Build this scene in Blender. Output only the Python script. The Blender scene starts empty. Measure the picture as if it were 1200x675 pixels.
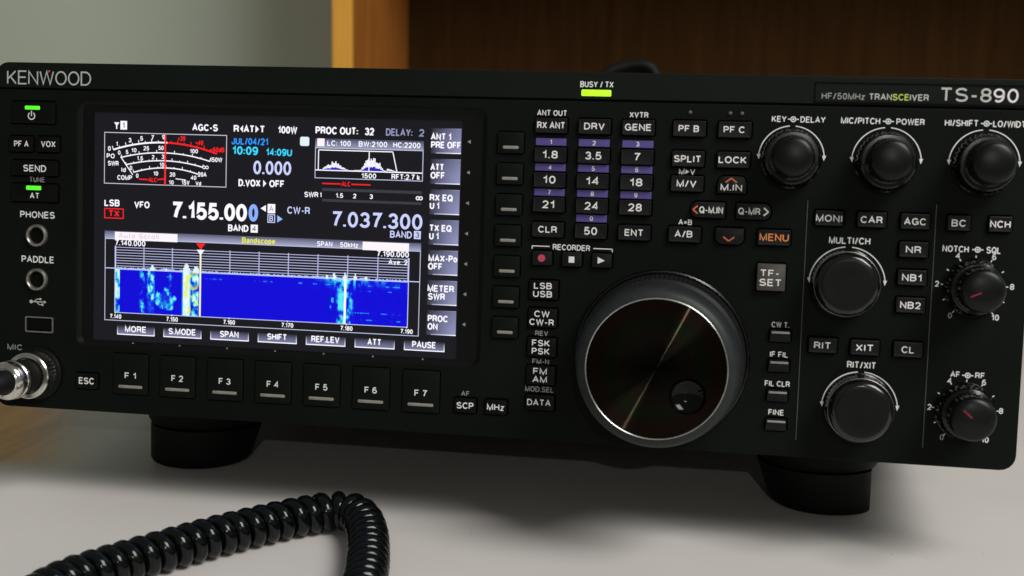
import bpy, math, random
from mathutils import Matrix, Vector
random.seed(7)
sc = bpy.context.scene
COL = sc.collection

# ------------------------------------------------------------------ frame of reference
# The radio's front panel is measured in millimetres: x to the right and y down from the panel's
# upper left corner, z behind the panel face (negative = towards the viewer).
TILT = math.radians(-5.0)            # the radio leans back on its front feet
def LP(x, y, z=0.0):                 # panel millimetres -> radio-local metres (origin on the desk between the front feet)
    return Vector(((x - 198.0) / 1000.0, (z - 60.0) / 1000.0, (171.5 - y) / 1000.0))
RADIO_AT = Vector((0, 0.060, 0))
RADIO_M = Matrix.Translation(RADIO_AT) @ Matrix.Rotation(TILT, 4, 'X')

# ------------------------------------------------------------------ camera
CAM_PANEL = (291.239, 43.150, -474.531)
R = ((0.98534855, -0.0322527, 0.16747541), (0.04488719, 0.99637877, -0.07221133), (-0.16453994, 0.07867083, 0.98322811))
def dirp(v): return Vector((v[0], v[2], -v[1]))
right, down, fwd = dirp(R[0]), dirp(R[1]), dirp(R[2])
cam_d = bpy.data.cameras.new('camera')
cam_d.sensor_width = 36.0; cam_d.lens = 45.0; cam_d.clip_start = 0.01; cam_d.clip_end = 50
cam_d.dof.use_dof = True; cam_d.dof.focus_distance = 0.50; cam_d.dof.aperture_fstop = 13.0
cam = bpy.data.objects.new('camera', cam_d); COL.objects.link(cam)
loc = LP(*CAM_PANEL)
cm = Matrix(((right.x, -down.x, -fwd.x, loc.x), (right.y, -down.y, -fwd.y, loc.y), (right.z, -down.z, -fwd.z, loc.z), (0, 0, 0, 1)))
cam.matrix_world = RADIO_M @ cm
sc.camera = cam

# ------------------------------------------------------------------ world, lamps, exposure
w = bpy.data.worlds.new('World'); sc.world = w; w.use_nodes = True
bg = w.node_tree.nodes['Background']
bg.inputs['Color'].default_value = (0.84, 0.86, 0.78, 1); bg.inputs['Strength'].default_value = 0.17
def area(name, pos, target, size, power, color):
    l = bpy.data.lights.new(name, 'AREA'); l.energy = power; l.color = color; l.shape = 'SQUARE'; l.size = size
    o = bpy.data.objects.new(name, l); COL.objects.link(o); o.location = pos
    o.rotation_euler = (Vector(target) - Vector(pos)).to_track_quat('-Z', 'Y').to_euler()
    return o
KNOB_W = RADIO_M @ LP(269, 104, -36)
LDIR = Vector((0.142, -0.931, 0.336)).normalized()
area('room_lamp', KNOB_W + LDIR * 1.5, KNOB_W, 0.012, 1.7, (1.0, 0.97, 0.90))
area('ceiling_panel', (1.15, -0.80, 1.55), (0, 0.1, 0.0), 0.95, 39.0, (1.0, 0.985, 0.945))
sc.view_settings.view_transform = 'Standard'; sc.view_settings.look = 'None'
sc.view_settings.exposure = 0.0; sc.view_settings.gamma = 1.0

# ------------------------------------------------------------------ materials
def lin(c): return tuple((x / 255 / 12.92) if x / 255 <= 0.04045 else ((x / 255 + 0.055) / 1.055) ** 2.4 for x in c)
MAT = {}
def mat(name, color, rough=0.5, metal=0.0, spec=0.5, var=0.12, scale=60.0, bump=0.0, bscale=900.0, coat=0.0):
    m = bpy.data.materials.new(name); m.use_nodes = True; nt = m.node_tree
    b = nt.nodes['Principled BSDF']
    tc = nt.nodes.new('ShaderNodeTexCoord')
    n = nt.nodes.new('ShaderNodeTexNoise'); n.inputs['Scale'].default_value = scale; n.inputs['Detail'].default_value = 4
    nt.links.new(tc.outputs['Object'], n.inputs['Vector'])
    r = nt.nodes.new('ShaderNodeValToRGB')
    r.color_ramp.elements[0].position = 0.3; r.color_ramp.elements[1].position = 0.7
    r.color_ramp.elements[0].color = tuple(x * (1 - var) for x in color) + (1,)
    r.color_ramp.elements[1].color = tuple(min(1, x * (1 + var)) for x in color) + (1,)
    nt.links.new(n.outputs['Fac'], r.inputs['Fac']); nt.links.new(r.outputs['Color'], b.inputs['Base Color'])
    b.inputs['Roughness'].default_value = rough; b.inputs['Metallic'].default_value = metal
    b.inputs['Specular IOR Level'].default_value = spec; b.inputs['Coat Weight'].default_value = coat
    mr = nt.nodes.new('ShaderNodeMapRange'); mr.inputs['To Min'].default_value = max(0.02, rough - 0.07); mr.inputs['To Max'].default_value = rough + 0.07
    nt.links.new(n.outputs['Fac'], mr.inputs['Value']); nt.links.new(mr.outputs['Result'], b.inputs['Roughness'])
    if bump:
        n2 = nt.nodes.new('ShaderNodeTexNoise'); n2.inputs['Scale'].default_value = bscale; n2.inputs['Detail'].default_value = 2
        nt.links.new(tc.outputs['Object'], n2.inputs['Vector'])
        bp = nt.nodes.new('ShaderNodeBump'); bp.inputs['Strength'].default_value = bump; bp.inputs['Distance'].default_value = 0.0003
        nt.links.new(n2.outputs['Fac'], bp.inputs['Height']); nt.links.new(bp.outputs['Normal'], b.inputs['Normal'])
    MAT[name] = m
    return m
mat('panel_plastic', (0.0030, 0.0050, 0.0035), 0.55, spec=0.09, var=0.15, scale=25, bump=0.25, bscale=2500)
mat('band_plastic', (0.0044, 0.0070, 0.0051), 0.5, spec=0.12, var=0.12, scale=25, bump=0.2, bscale=2500)
mat('bezel_plastic', (0.0028, 0.0034, 0.0032), 0.42, spec=0.16, var=0.12, scale=40, bump=0.15, bscale=2500)
mat('case_black', (0.006, 0.006, 0.006), 0.6, spec=0.3)
mat('gap_black', (0.002, 0.002, 0.002), 0.8, spec=0.1)
mat('key_plastic', (0.0046, 0.0054, 0.0056), 0.42, spec=0.22, var=0.15, scale=120)
mat('key_panel', (0.0029, 0.0048, 0.0034), 0.5, spec=0.12, var=0.15, scale=120)
mat('key_flush', (0.0024, 0.0028, 0.0026), 0.45, spec=0.14, var=0.15, scale=120)
mat('key_metal', (0.075, 0.067, 0.060), 0.42, metal=0.4, var=0.2, scale=150)
mat('knob_plastic', (0.0014, 0.0018, 0.0015), 0.20, spec=0.45, var=0.2, scale=150)
mat('knob_cap', (0.0024, 0.0036, 0.0031), 0.34, spec=0.25, var=0.12, scale=150)
mat('knob_gloss', (0.004, 0.0045, 0.0045), 0.16, spec=0.6, var=0.2, scale=200)
mat('rubber_black', (0.005, 0.006, 0.006), 0.5, spec=0.3, var=0.2, scale=200)
mat('skirt_grey', (0.015, 0.019, 0.019), 0.5, spec=0.3, var=0.12, scale=200)
mat('polished_rim', (0.55, 0.56, 0.54), 0.28, metal=1.0, var=0.1, scale=200)
mat('chrome', (0.74, 0.72, 0.66), 0.20, metal=1.0, var=0.15, scale=300)
mat('jack_metal', (0.36, 0.35, 0.32), 0.35, metal=0.9, var=0.15, scale=300)
mat('foot_rubber', (0.0030, 0.0033, 0.0030), 0.6, spec=0.15, var=0.2, scale=100)
mat('ink_w', (0.82, 0.82, 0.81), 0.5, var=0.06, scale=400)
mat('ink_g', (0.50, 0.50, 0.48), 0.5, var=0.08, scale=400)
mat('ink_d', (0.27, 0.27, 0.255), 0.5, var=0.08, scale=400)
mat('ink_s', (0.26, 0.245, 0.215), 0.45, var=0.15, scale=300)
mat('ink_b', (0.80, 0.76, 0.80), 0.45, var=0.04, scale=400)  # glare on the model digits, put into their colour as a brighter white
mat('ink_y', (0.48, 0.62, 0.10), 0.45, var=0.06, scale=400)  # yellow-green glare on part of a word, painted as letter colour
mat('ink_r', (0.50, 0.055, 0.085), 0.5, var=0.08, scale=400)
mat('ink_o', (0.60, 0.125, 0.05), 0.5, var=0.08, scale=400)
mat('ink_O', (0.75, 0.25, 0.075), 0.5, var=0.06, scale=400)
mat('strip_violet', (0.090, 0.060, 0.265), 0.45, var=0.08, scale=200)
mat('pointer_red', (0.20, 0.010, 0.028), 0.4, var=0.1)
mat('line_grey', (0.075, 0.08, 0.072), 0.5, var=0.1)
mat('cord_vinyl', (0.0022, 0.0034, 0.0032), 0.13, spec=0.32, var=0.15, scale=90, bump=0.12, bscale=900)
mat('cable_black', (0.004, 0.004, 0.004), 0.6, spec=0.2, var=0.2)
mat('wall_paint', (0.475, 0.56, 0.49), 0.85, spec=0.2, var=0.02, scale=4, bump=0.25, bscale=260)

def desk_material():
    """pale laminate with faint mottling; at its left the colour fades softly into a brown, grained patch"""
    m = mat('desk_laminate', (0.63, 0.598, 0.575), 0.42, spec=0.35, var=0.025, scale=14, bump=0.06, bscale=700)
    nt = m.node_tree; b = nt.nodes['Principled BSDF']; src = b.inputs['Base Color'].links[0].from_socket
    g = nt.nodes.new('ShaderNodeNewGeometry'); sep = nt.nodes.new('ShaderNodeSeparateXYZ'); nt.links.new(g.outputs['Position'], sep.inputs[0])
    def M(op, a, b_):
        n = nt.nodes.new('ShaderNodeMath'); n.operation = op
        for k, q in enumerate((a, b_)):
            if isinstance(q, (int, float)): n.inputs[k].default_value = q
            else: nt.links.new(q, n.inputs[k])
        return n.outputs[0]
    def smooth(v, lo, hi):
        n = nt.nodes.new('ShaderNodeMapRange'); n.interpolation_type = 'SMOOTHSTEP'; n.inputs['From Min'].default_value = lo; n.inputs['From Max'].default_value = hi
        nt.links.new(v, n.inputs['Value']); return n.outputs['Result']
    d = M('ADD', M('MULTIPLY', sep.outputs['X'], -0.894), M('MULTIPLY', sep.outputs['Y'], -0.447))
    mask = M('MULTIPLY', smooth(d, 0.138, 0.180), smooth(sep.outputs['Y'], 0.030, 0.058))  # soft-edged mask of the brown patch
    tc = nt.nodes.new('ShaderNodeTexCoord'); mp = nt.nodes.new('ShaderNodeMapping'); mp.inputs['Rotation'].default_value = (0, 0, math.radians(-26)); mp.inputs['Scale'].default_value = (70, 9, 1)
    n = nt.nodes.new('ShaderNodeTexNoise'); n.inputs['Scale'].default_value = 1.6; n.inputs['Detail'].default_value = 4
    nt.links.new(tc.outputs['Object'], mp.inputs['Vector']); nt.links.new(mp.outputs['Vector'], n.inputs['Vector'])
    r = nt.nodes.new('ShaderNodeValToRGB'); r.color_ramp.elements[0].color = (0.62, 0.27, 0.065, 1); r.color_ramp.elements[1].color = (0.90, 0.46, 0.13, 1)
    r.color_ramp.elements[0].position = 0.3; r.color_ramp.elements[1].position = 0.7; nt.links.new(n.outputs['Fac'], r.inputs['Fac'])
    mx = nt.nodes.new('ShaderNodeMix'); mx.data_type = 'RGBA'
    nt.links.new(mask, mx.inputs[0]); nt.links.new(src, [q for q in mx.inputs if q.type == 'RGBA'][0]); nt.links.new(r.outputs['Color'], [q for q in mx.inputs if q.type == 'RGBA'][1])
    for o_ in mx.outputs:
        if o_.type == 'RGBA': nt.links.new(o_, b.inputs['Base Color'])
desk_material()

def wood(name, c0, c1, rough=0.5, axis='Z', stretch=14.0):
    m = bpy.data.materials.new(name); m.use_nodes = True; nt = m.node_tree; b = nt.nodes['Principled BSDF']
    tc = nt.nodes.new('ShaderNodeTexCoord'); mp = nt.nodes.new('ShaderNodeMapping')
    s = {'X': (1, stretch, stretch), 'Y': (stretch, 1, stretch), 'Z': (stretch, stretch, 1)}[axis]
    mp.inputs['Scale'].default_value = tuple(4 * q for q in s)
    n = nt.nodes.new('ShaderNodeTexNoise'); n.inputs['Scale'].default_value = 2.2; n.inputs['Detail'].default_value = 6; n.inputs['Distortion'].default_value = 0.6
    r = nt.nodes.new('ShaderNodeValToRGB'); r.color_ramp.elements[0].position = 0.32; r.color_ramp.elements[1].position = 0.68
    r.color_ramp.elements[0].color = c0 + (1,); r.color_ramp.elements[1].color = c1 + (1,)
    nt.links.new(tc.outputs['Object'], mp.inputs['Vector']); nt.links.new(mp.outputs['Vector'], n.inputs['Vector'])
    nt.links.new(n.outputs['Fac'], r.inputs['Fac']); nt.links.new(r.outputs['Color'], b.inputs['Base Color'])
    bp = nt.nodes.new('ShaderNodeBump'); bp.inputs['Strength'].default_value = 0.15; bp.inputs['Distance'].default_value = 0.0005
    nt.links.new(n.outputs['Fac'], bp.inputs['Height']); nt.links.new(bp.outputs['Normal'], b.inputs['Normal'])
    b.inputs['Roughness'].default_value = rough; b.inputs['Specular IOR Level'].default_value = 0.3 if rough < 0.7 else 0.05
    MAT[name] = m
wood('wood_edge', (0.78, 0.36, 0.045), (0.88, 0.46, 0.075), 0.55)
wood('wood_side', (0.30, 0.105, 0.017), (0.44, 0.165, 0.030), 0.5)
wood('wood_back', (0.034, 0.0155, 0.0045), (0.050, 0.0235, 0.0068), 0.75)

def emit(name, color, strength):
    m = bpy.data.materials.new(name); m.use_nodes = True; nt = m.node_tree; b = nt.nodes['Principled BSDF']
    b.inputs['Base Color'].default_value = tuple(x * 0.4 for x in color) + (1,)
    b.inputs['Emission Color'].default_value = color + (1,); b.inputs['Emission Strength'].default_value = strength
    n = nt.nodes.new('ShaderNodeTexNoise'); n.inputs['Scale'].default_value = 300
    mr = nt.nodes.new('ShaderNodeMapRange'); mr.inputs['To Min'].default_value = strength * 0.85; mr.inputs['To Max'].default_value = strength * 1.15
    nt.links.new(n.outputs['Fac'], mr.inputs['Value']); nt.links.new(mr.outputs['Result'], b.inputs['Emission Strength'])
    MAT[name] = m
emit('led_green', (0.10, 1.0, 0.03), 0.85)
emit('led_lime', (0.40, 1.0, 0.015), 1.25)

m = bpy.data.materials.new('screen_light'); m.use_nodes = True; nt = m.node_tree
b = nt.nodes['Principled BSDF']; b.inputs['Base Color'].default_value = (0.003, 0.003, 0.0035, 1); b.inputs['Roughness'].default_value = 0.22; b.inputs['Specular IOR Level'].default_value = 0.2
at = nt.nodes.new('ShaderNodeAttribute'); at.attribute_name = 'pixel'
nt.links.new(at.outputs['Color'], b.inputs['Emission Color']); b.inputs['Emission Strength'].default_value = 1.0
MAT['screen_light'] = m

# spun aluminium face of the tuning knob: concentric grooves, with the faint diffraction colours of a turned disc
m = bpy.data.materials.new('spun_face'); m.use_nodes = True; nt = m.node_tree
nt.nodes.remove(nt.nodes['Principled BSDF']); b = nt.nodes.new('ShaderNodeBsdfAnisotropic')
nt.links.new(b.outputs[0], nt.nodes['Material Output'].inputs['Surface'])
b.inputs['Roughness'].default_value = 0.135; b.inputs['Anisotropy'].default_value = 0.90; b.inputs['Rotation'].default_value = 0.0
tg = nt.nodes.new('ShaderNodeTangent'); tg.direction_type = 'RADIAL'; tg.axis = 'Y'
nt.links.new(tg.outputs['Tangent'], b.inputs['Tangent'])
tc = nt.nodes.new('ShaderNodeTexCoord'); ln = nt.nodes.new('ShaderNodeVectorMath'); ln.operation = 'LENGTH'
mp = nt.nodes.new('ShaderNodeVectorMath'); mp.operation = 'MULTIPLY'; mp.inputs[1].default_value = (1, 0, 1)
nt.links.new(tc.outputs['Object'], mp.inputs[0]); nt.links.new(mp.outputs['Vector'], ln.inputs[0])
mr = nt.nodes.new('ShaderNodeMapRange'); mr.inputs['From Max'].default_value = 0.0241
nt.links.new(ln.outputs['Value'], mr.inputs['Value'])
r = nt.nodes.new('ShaderNodeValToRGB'); e = r.color_ramp.elements
e[0].position = 0.0; e[0].color = (0.00308, 0.00308, 0.00289, 1)
e[1].position = 1.0; e[1].color = (0.01635, 0.01151, 0.00958, 1)
for p_, c_ in ((0.25, (0.00828, 0.00780, 0.00732)), (0.44, (0.01645, 0.01210, 0.00968)), (0.58, (0.01471, 0.01568, 0.00939)), (0.70, (0.01132, 0.01615, 0.00841)), (0.84, (0.01935, 0.01064, 0.00823))):
    x = e.new(p_); x.color = c_ + (1,)
nt.links.new(mr.outputs['Result'], r.inputs['Fac']); nt.links.new(r.outputs['Color'], b.inputs['Color'])
MAT['spun_face'] = m

# ------------------------------------------------------------------ mesh helpers
def tag(o, label=None, cat=None, group=None, kind=None):
    if label: o['label'] = label
    if cat: o['category'] = cat
    if group: o['group'] = group
    if kind: o['kind'] = kind
    return o
class MB:
    """collects shapes in millimetres (x right, y down, z away from the viewer) and links them as one mesh"""
    def __init__(s): s.v = []; s.f = []; s.m = []; s.c = []
    def add(s, verts, faces, mi=0, cols=None):
        k = len(s.v); s.v += [tuple(v) for v in verts]
        for i, f in enumerate(faces):
            s.f.append(tuple(q + k for q in f)); s.m.append(mi)
            s.c.append(cols[i] if cols else None)
    def build(s, name, mats, parent=None, at=(0, 0, 0), smooth=None, mesh_only=False):
        me = bpy.data.meshes.new(name)
        # panel mm -> local metres; mirrored axis handled by flipping the winding
        me.from_pydata([((x) / 1000, (z) / 1000, (-y) / 1000) for x, y, z in s.v], [], s.f)
        for mm in (mats if isinstance(mats, (list, tuple)) else [mats]): me.materials.append(MAT[mm])
        me.polygons.foreach_set('material_index', s.m)
        if any(c is not None for c in s.c):
            a = me.color_attributes.new('pixel', 'FLOAT_COLOR', 'CORNER')
            i = 0
            for p, c in zip(me.polygons, s.c):
                for k in range(p.loop_total):
                    cc = c[k] if isinstance(c[0], (tuple, list)) else c
                    a.data[p.loop_start + k].color = (cc[0], cc[1], cc[2], 1)
        if smooth is not None:
            me.polygons.foreach_set('use_smooth', [True] * len(me.polygons))
            me.set_sharp_from_angle(angle=math.radians(smooth))
        me.update()
        if mesh_only: return me
        o = bpy.data.objects.new(name, me); COL.objects.link(o)
        if parent is not None: o.parent = parent
        o.location = (at[0] / 1000, at[2] / 1000, -at[1] / 1000)
        return o

def outline(w, h, rad, n=5):
    """rounded rectangle round 0,0; rad = one radius or (tl, tr, br, bl); y down"""
    if not isinstance(rad, (tuple, list)): rad = (rad,) * 4
    pts = []
    for (sx, sy, r, a0) in ((-1, -1, rad[0], 180), (1, -1, rad[1], 270), (1, 1, rad[2], 0), (-1, 1, rad[3], 90)):
        cx, cy = sx * (w / 2 - r), sy * (h / 2 - r)
        for k in range(n + 1):
            a = math.radians(a0 + 90 * k / n)
            pts.append((cx + r * math.cos(a), cy + r * math.sin(a)))
    return pts
def loft(mb, loops, cap0=False, cap1=True, mi=0):
    n = len(loops[0]); k = []
    vs = [v for l in loops for v in l]; fs = []
    for i in range(len(loops) - 1):
        for j in range(n):
            a, b_ = i * n + j, i * n + (j + 1) % n
            fs.append((a, b_, b_ + n, a + n))
    if cap0: fs.append(tuple(range(n))[::-1])
    if cap1: fs.append(tuple((len(loops) - 1) * n + j for j in range(n)))
    mb.add(vs, fs, mi)
def slab(mb, w, h, rad, z0, z1, bev, at=(0, 0), mi=0, dish=0.0):
    """rounded block from z0 (back) to z1 (front, smaller z) with a bevelled front edge"""
    def L(ins, z):
        r = [max(0.05, q - ins) for q in (rad if isinstance(rad, (tuple, list)) else (rad,) * 4)]
        return [(x + at[0], y + at[1], z) for x, y in outline(w - 2 * ins, h - 2 * ins, r)]
    loops = [L(0, z0), L(0, z1 + bev), L(bev * 0.3, z1 + bev * 0.3), L(bev, z1)]
    if dish: loops.append(L(bev + 0.6, z1 + dish))
    loft(mb, loops, cap0=True, cap1=True, mi=mi)
def lathe(mb, prof, n=64, at=(0, 0, 0), mi=0, mod=None):
    """prof: (r, z[, knurl]) list, from the back towards the viewer"""
    loops = []
    for p in prof:
        r, z = p[0], p[1]; kn = p[2] if len(p) > 2 else 0
        loops.append([(at[0] + (r - (kn if j % 2 else 0)) * math.cos(2 * math.pi * j / n), at[1] + (r - (kn if j % 2 else 0)) * math.sin(2 * math.pi * j / n), at[2] + z) for j in range(n)])
    loft(mb, loops, cap0=False, cap1=True, mi=mi)
def box(mb, x0, y0, z0, x1, y1, z1, mi=0):
    v = [(x0, y0, z0), (x1, y0, z0), (x1, y1, z0), (x0, y1, z0), (x0, y0, z1), (x1, y0, z1), (x1, y1, z1), (x0, y1, z1)]
    mb.add(v, [(0, 1, 2, 3), (7, 6, 5, 4), (0, 4, 5, 1), (1, 5, 6, 2), (2, 6, 7, 3), (3, 7, 4, 0)], mi)
def sweep(mb, path, radius, n=12, mi=0, cap=True):
    loops = []; up = Vector((0.13, 0.31, 0.94)).normalized()
    P = [Vector(p) for p in path]
    for i, p in enumerate(P):
        t = (P[min(i + 1, len(P) - 1)] - P[max(i - 1, 0)]).normalized()
        a = t.cross(up)
        if a.length < 1e-4: a = t.orthogonal()
        a.normalize(); b_ = t.cross(a).normalized(); up = a.cross(t)
        r = radius(i / (len(P) - 1)) if callable(radius) else radius
        loops.append([tuple(p + a * r * math.cos(2 * math.pi * j / n) + b_ * r * math.sin(2 * math.pi * j / n)) for j in range(n)])
    loft(mb, loops, cap0=cap, cap1=cap, mi=mi)
def arcband(mb, cx, cy, r, wd, a0, a1, z, mi=0, n=48, col=None):
    vs = []; fs = []
    for k in range(n + 1):
        a = math.radians(a0 + (a1 - a0) * k / n)
        for rr in (r - wd / 2, r + wd / 2): vs.append((cx + rr * math.cos(a), cy - rr * math.sin(a), z))
    for k in range(n): fs.append((2 * k, 2 * k + 1, 2 * k + 3, 2 * k + 2))
    mb.add(vs, fs, mi, [col] * n if col else None)
def seg(mb, p, q, wd, z, mi=0, col=None):
    dx, dy = q[0] - p[0], q[1] - p[1]; l = math.hypot(dx, dy) or 1; nx, ny = -dy / l * wd / 2, dx / l * wd / 2
    mb.add([(p[0] + nx, p[1] + ny, z), (q[0] + nx, q[1] + ny, z), (q[0] - nx, q[1] - ny, z), (p[0] - nx, p[1] - ny, z)], [(0, 1, 2, 3)], mi, [col] if col else None)
def poly(mb, pts, z, mi=0, col=None):
    mb.add([(x, y, z) for x, y in pts], [tuple(range(len(pts)))], mi, [col] if col else None)
# ---- a plain grotesque stroke alphabet (unit cap height, y up); every glyph = (width, list of centre-line strokes)
def EL(cx, cy, rx, ry, a0, a1, n=14):
    return [(cx + rx * math.cos(math.radians(a0 + (a1 - a0) * k / n)), cy + ry * math.sin(math.radians(a0 + (a1 - a0) * k / n))) for k in range(n + 1)]
_S = EL(.33, .755, .31, .245, 22, 262, 12) + EL(.33, .255, .335, .255, 82, -160, 12)
FONT = {
 'A': (.74, [[(0, 0), (.37, 1), (.74, 0)], [(.14, .33), (.60, .33)]]),
 'B': (.64, [[(0, .53), (0, 1), (.34, 1)] + EL(.34, .765, .27, .235, 80, -90, 8) + [(0, .53)], [(.34, .53)] + EL(.36, .265, .28, .265, 85, -90, 8) + [(0, 0), (0, .53)]]),
 'C': (.70, [EL(.37, .5, .37, .5, 38, 322, 20)]),
 'D': (.68, [[(0, 0), (0, 1), (.28, 1)] + EL(.28, .5, .40, .5, 85, -85, 14) + [(.28, 0), (0, 0)]]),
 'E': (.58, [[(.58, 1), (0, 1), (0, 0), (.6, 0)], [(0, .52), (.53, .52)]]),
 'F': (.55, [[(.56, 1), (0, 1), (0, 0)], [(0, .50), (.48, .50)]]),
 'G': (.74, [EL(.37, .5, .37, .5, 40, 300, 20) + [(.70, .18), (.73, .46)], [(.42, .46), (.73, .46), (.74, 0)]]),
 'H': (.66, [[(0, 0), (0, 1)], [(.66, 0), (.66, 1)], [(0, .52), (.66, .52)]]),
 'I': (.02, [[(.01, 0), (.01, 1)]]),
 'J': (.46, [[(.46, 1), (.46, .25)] + EL(.23, .25, .23, .25, 0, -180, 10) + [(0, .32)]]),
 'K': (.64, [[(0, 0), (0, 1)], [(.60, 1), (0, .36)], [(.20, .56), (.64, 0)]]),
 'L': (.52, [[(0, 1), (0, 0), (.54, 0)]]),
 'M': (.80, [[(0, 0), (0, 1), (.40, .0), (.80, 1), (.80, 0)]]),
 'N': (.66, [[(0, 0), (0, 1), (.66, 0), (.66, 1)]]),
 'O': (.76, [EL(.38, .5, .38, .5, 90, 450, 28)]),
 'P': (.60, [[(0, 0), (0, 1), (.32, 1)] + EL(.32, .73, .28, .27, 85, -85, 10) + [(.32, .46), (0, .46)]]),
 'Q': (.76, [EL(.38, .5, .38, .5, 90, 450, 28), [(.40, .34), (.82, -.10)]]),
 'R': (.64, [[(0, 0), (0, 1), (.35, 1)] + EL(.35, .745, .27, .255, 85, -85, 10) + [(.35, .49), (0, .49)], [(.36, .49), (.56, .36), (.62, 0)]]),
 'S': (.66, [_S]),
 'T': (.64, [[(0, 1), (.64, 1)], [(.32, 1), (.32, 0)]]),
 'U': (.66, [[(0, 1), (0, .32)] + EL(.33, .32, .33, .32, 180, 360, 14) + [(.66, 1)]]),
 'V': (.70, [[(0, 1), (.35, 0), (.70, 1)]]),
 'W': (1.0, [[(0, 1), (.24, 0), (.50, 1), (.76, 0), (1.0, 1)]]),
 'X': (.66, [[(0, 0), (.66, 1)], [(0, 1), (.66, 0)]]),
 'Y': (.68, [[(0, 1), (.34, .44), (.68, 1)], [(.34, .44), (.34, 0)]]),
 'Z': (.60, [[(0, 1), (.60, 1), (0, 0), (.62, 0)]]),
 '0': (.56, [EL(.28, .5, .28, .5, 90, 450, 24)]),
 '1': (.34, [[(.0, .74), (.20, .80), (.30, 1), (.30, 0)]]),
 '2': (.56, [EL(.28, .70, .27, .30, 170, -30, 12) + [(.36, .38), (.03, 0), (.57, 0)]]),
 '3': (.56, [EL(.27, .745, .25, .255, 165, -85, 12) + [(.22, .50)], [(.26, .51)] + EL(.27, .255, .29, .255, 80, -165, 12)]),
 '4': (.58, [[(.43, 0), (.43, 1), (0, .29), (.58, .29)]]),
 '5': (.56, [[(.52, 1), (.10, 1), (.04, .50)] + EL(.27, .31, .29, .31, 125, -155, 14)]),
 '6': (.56, [EL(.30, .52, .30, .48, 50, 180, 10) + [(0, .42)] + EL(.28, .31, .28, .31, 180, 530, 20)]),
 '7': (.54, [[(0, 1), (.54, 1), (.30, .50), (.18, 0)]]),
 '8': (.56, [EL(.28, .755, .25, .245, -90, 270, 20), EL(.28, .26, .28, .26, 90, 450, 20)]),
 '9': (.56, [EL(.26, .48, .30, .48, 230, 360, 10) + [(.56, .58)] + EL(.28, .69, .28, .31, 0, 350, 20)]),
 '.': (.02, [[(.01, -.06), (.01, .10)]]), ':': (.02, [[(.01, .02), (.01, .17)], [(.01, .52), (.01, .67)]]),
 '-': (.30, [[(0, .40), (.30, .40)]]), '/': (.34, [[(0, -.04), (.34, 1.04)]]), '+': (.50, [[(0, .45), (.50, .45)], [(.25, .20), (.25, .70)]]),
 '=': (.48, [[(0, .32), (.48, .32)], [(0, .60), (.48, .60)]]), ' ': (.10, []),
 'a': (.46, [EL(.23, .50, .22, .21, 160, 0, 8) + [(.45, 0)], [(.45, .42), (.2, .40)] + EL(.2, .2, .2, .2, 90, 270, 8) + [(.3, .01), (.45, .16)]]),
 'n': (.44, [[(0, 0), (0, .70)], [(0, .45)] + EL(.22, .48, .22, .22, 160, 0, 8) + [(.44, 0)]]),
 'd': (.48, [EL(.24, .35, .24, .35, 0, 360, 16), [(.48, 0), (.48, 1)]]),
 's': (.42, [EL(.21, .53, .19, .17, 25, 262, 8) + EL(.21, .18, .21, .18, 82, -160, 8)]),
 'c': (.44, [EL(.25, .35, .25, .35, 45, 315, 14)]), 'o': (.50, [EL(.25, .35, .25, .35, 0, 360, 16)]),
 'p': (.48, [EL(.24, .35, .24, .35, 0, 360, 16), [(0, .70), (0, -.28)]]),
 'e': (.46, [[(.02, .38), (.46, .38)] + EL(.24, .36, .23, .34, 8, 318, 14)]),
 'v': (.46, [[(0, .7), (.23, 0), (.46, .7)]]), 'k': (.44, [[(0, 0), (0, 1)], [(.42, .70), (0, .28)], [(.14, .42), (.44, 0)]]),
 'u': (.44, [[(0, .7), (0, .22)] + EL(.22, .22, .22, .22, 180, 340, 8) + [(.44, .3)], [(.44, 0), (.44, .7)]]),
 't': (.26, [[(.10, .95), (.10, .12), (.26, 0)], [(0, .68), (.26, .68)]]), 'r': (.28, [[(0, 0), (0, .7)], [(0, .45), (.1, .64), (.28, .67)]]),
 'l': (.02, [[(.01, 0), (.01, 1)]]), 'z': (.40, [[(0, .68), (.40, .68), (0, 0), (.42, 0)]]),
}
def stroke(mb, P, t, z, mi, col):
    """one flat ribbon of width t along the polyline P (mitred)"""
    Q = [P[0]]
    for p in P[1:]:
        if math.hypot(p[0] - Q[-1][0], p[1] - Q[-1][1]) > 1e-4: Q.append(p)
    if len(Q) < 2: return
    closed = math.hypot(Q[0][0] - Q[-1][0], Q[0][1] - Q[-1][1]) < 1e-3
    if closed: Q.pop()
    n = len(Q); L_ = []; R_ = []
    for i in range(n):
        a_ = Q[i - 1] if (i or closed) else None; b_ = Q[(i + 1) % n] if (i < n - 1 or closed) else None
        d1 = d2 = None
        if a_: l = math.hypot(Q[i][0] - a_[0], Q[i][1] - a_[1]); d1 = ((Q[i][0] - a_[0]) / l, (Q[i][1] - a_[1]) / l)
        if b_: l = math.hypot(b_[0] - Q[i][0], b_[1] - Q[i][1]); d2 = ((b_[0] - Q[i][0]) / l, (b_[1] - Q[i][1]) / l)
        d1 = d1 or d2; d2 = d2 or d1
        nx, ny = -(d1[1] + d2[1]), d1[0] + d2[0]; l = math.hypot(nx, ny) or 1e-6; nx /= l; ny /= l
        k = t / 2 / max(0.45, nx * -d1[1] + ny * d1[0])
        L_.append((Q[i][0] + nx * k, Q[i][1] + ny * k, z)); R_.append((Q[i][0] - nx * k, Q[i][1] - ny * k, z))
    m = n if closed else n - 1
    mb.add(L_ + R_, [(i, (i + 1) % n, n + (i + 1) % n, n + i) for i in range(m)], mi, [col] * m if col else None)
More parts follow.
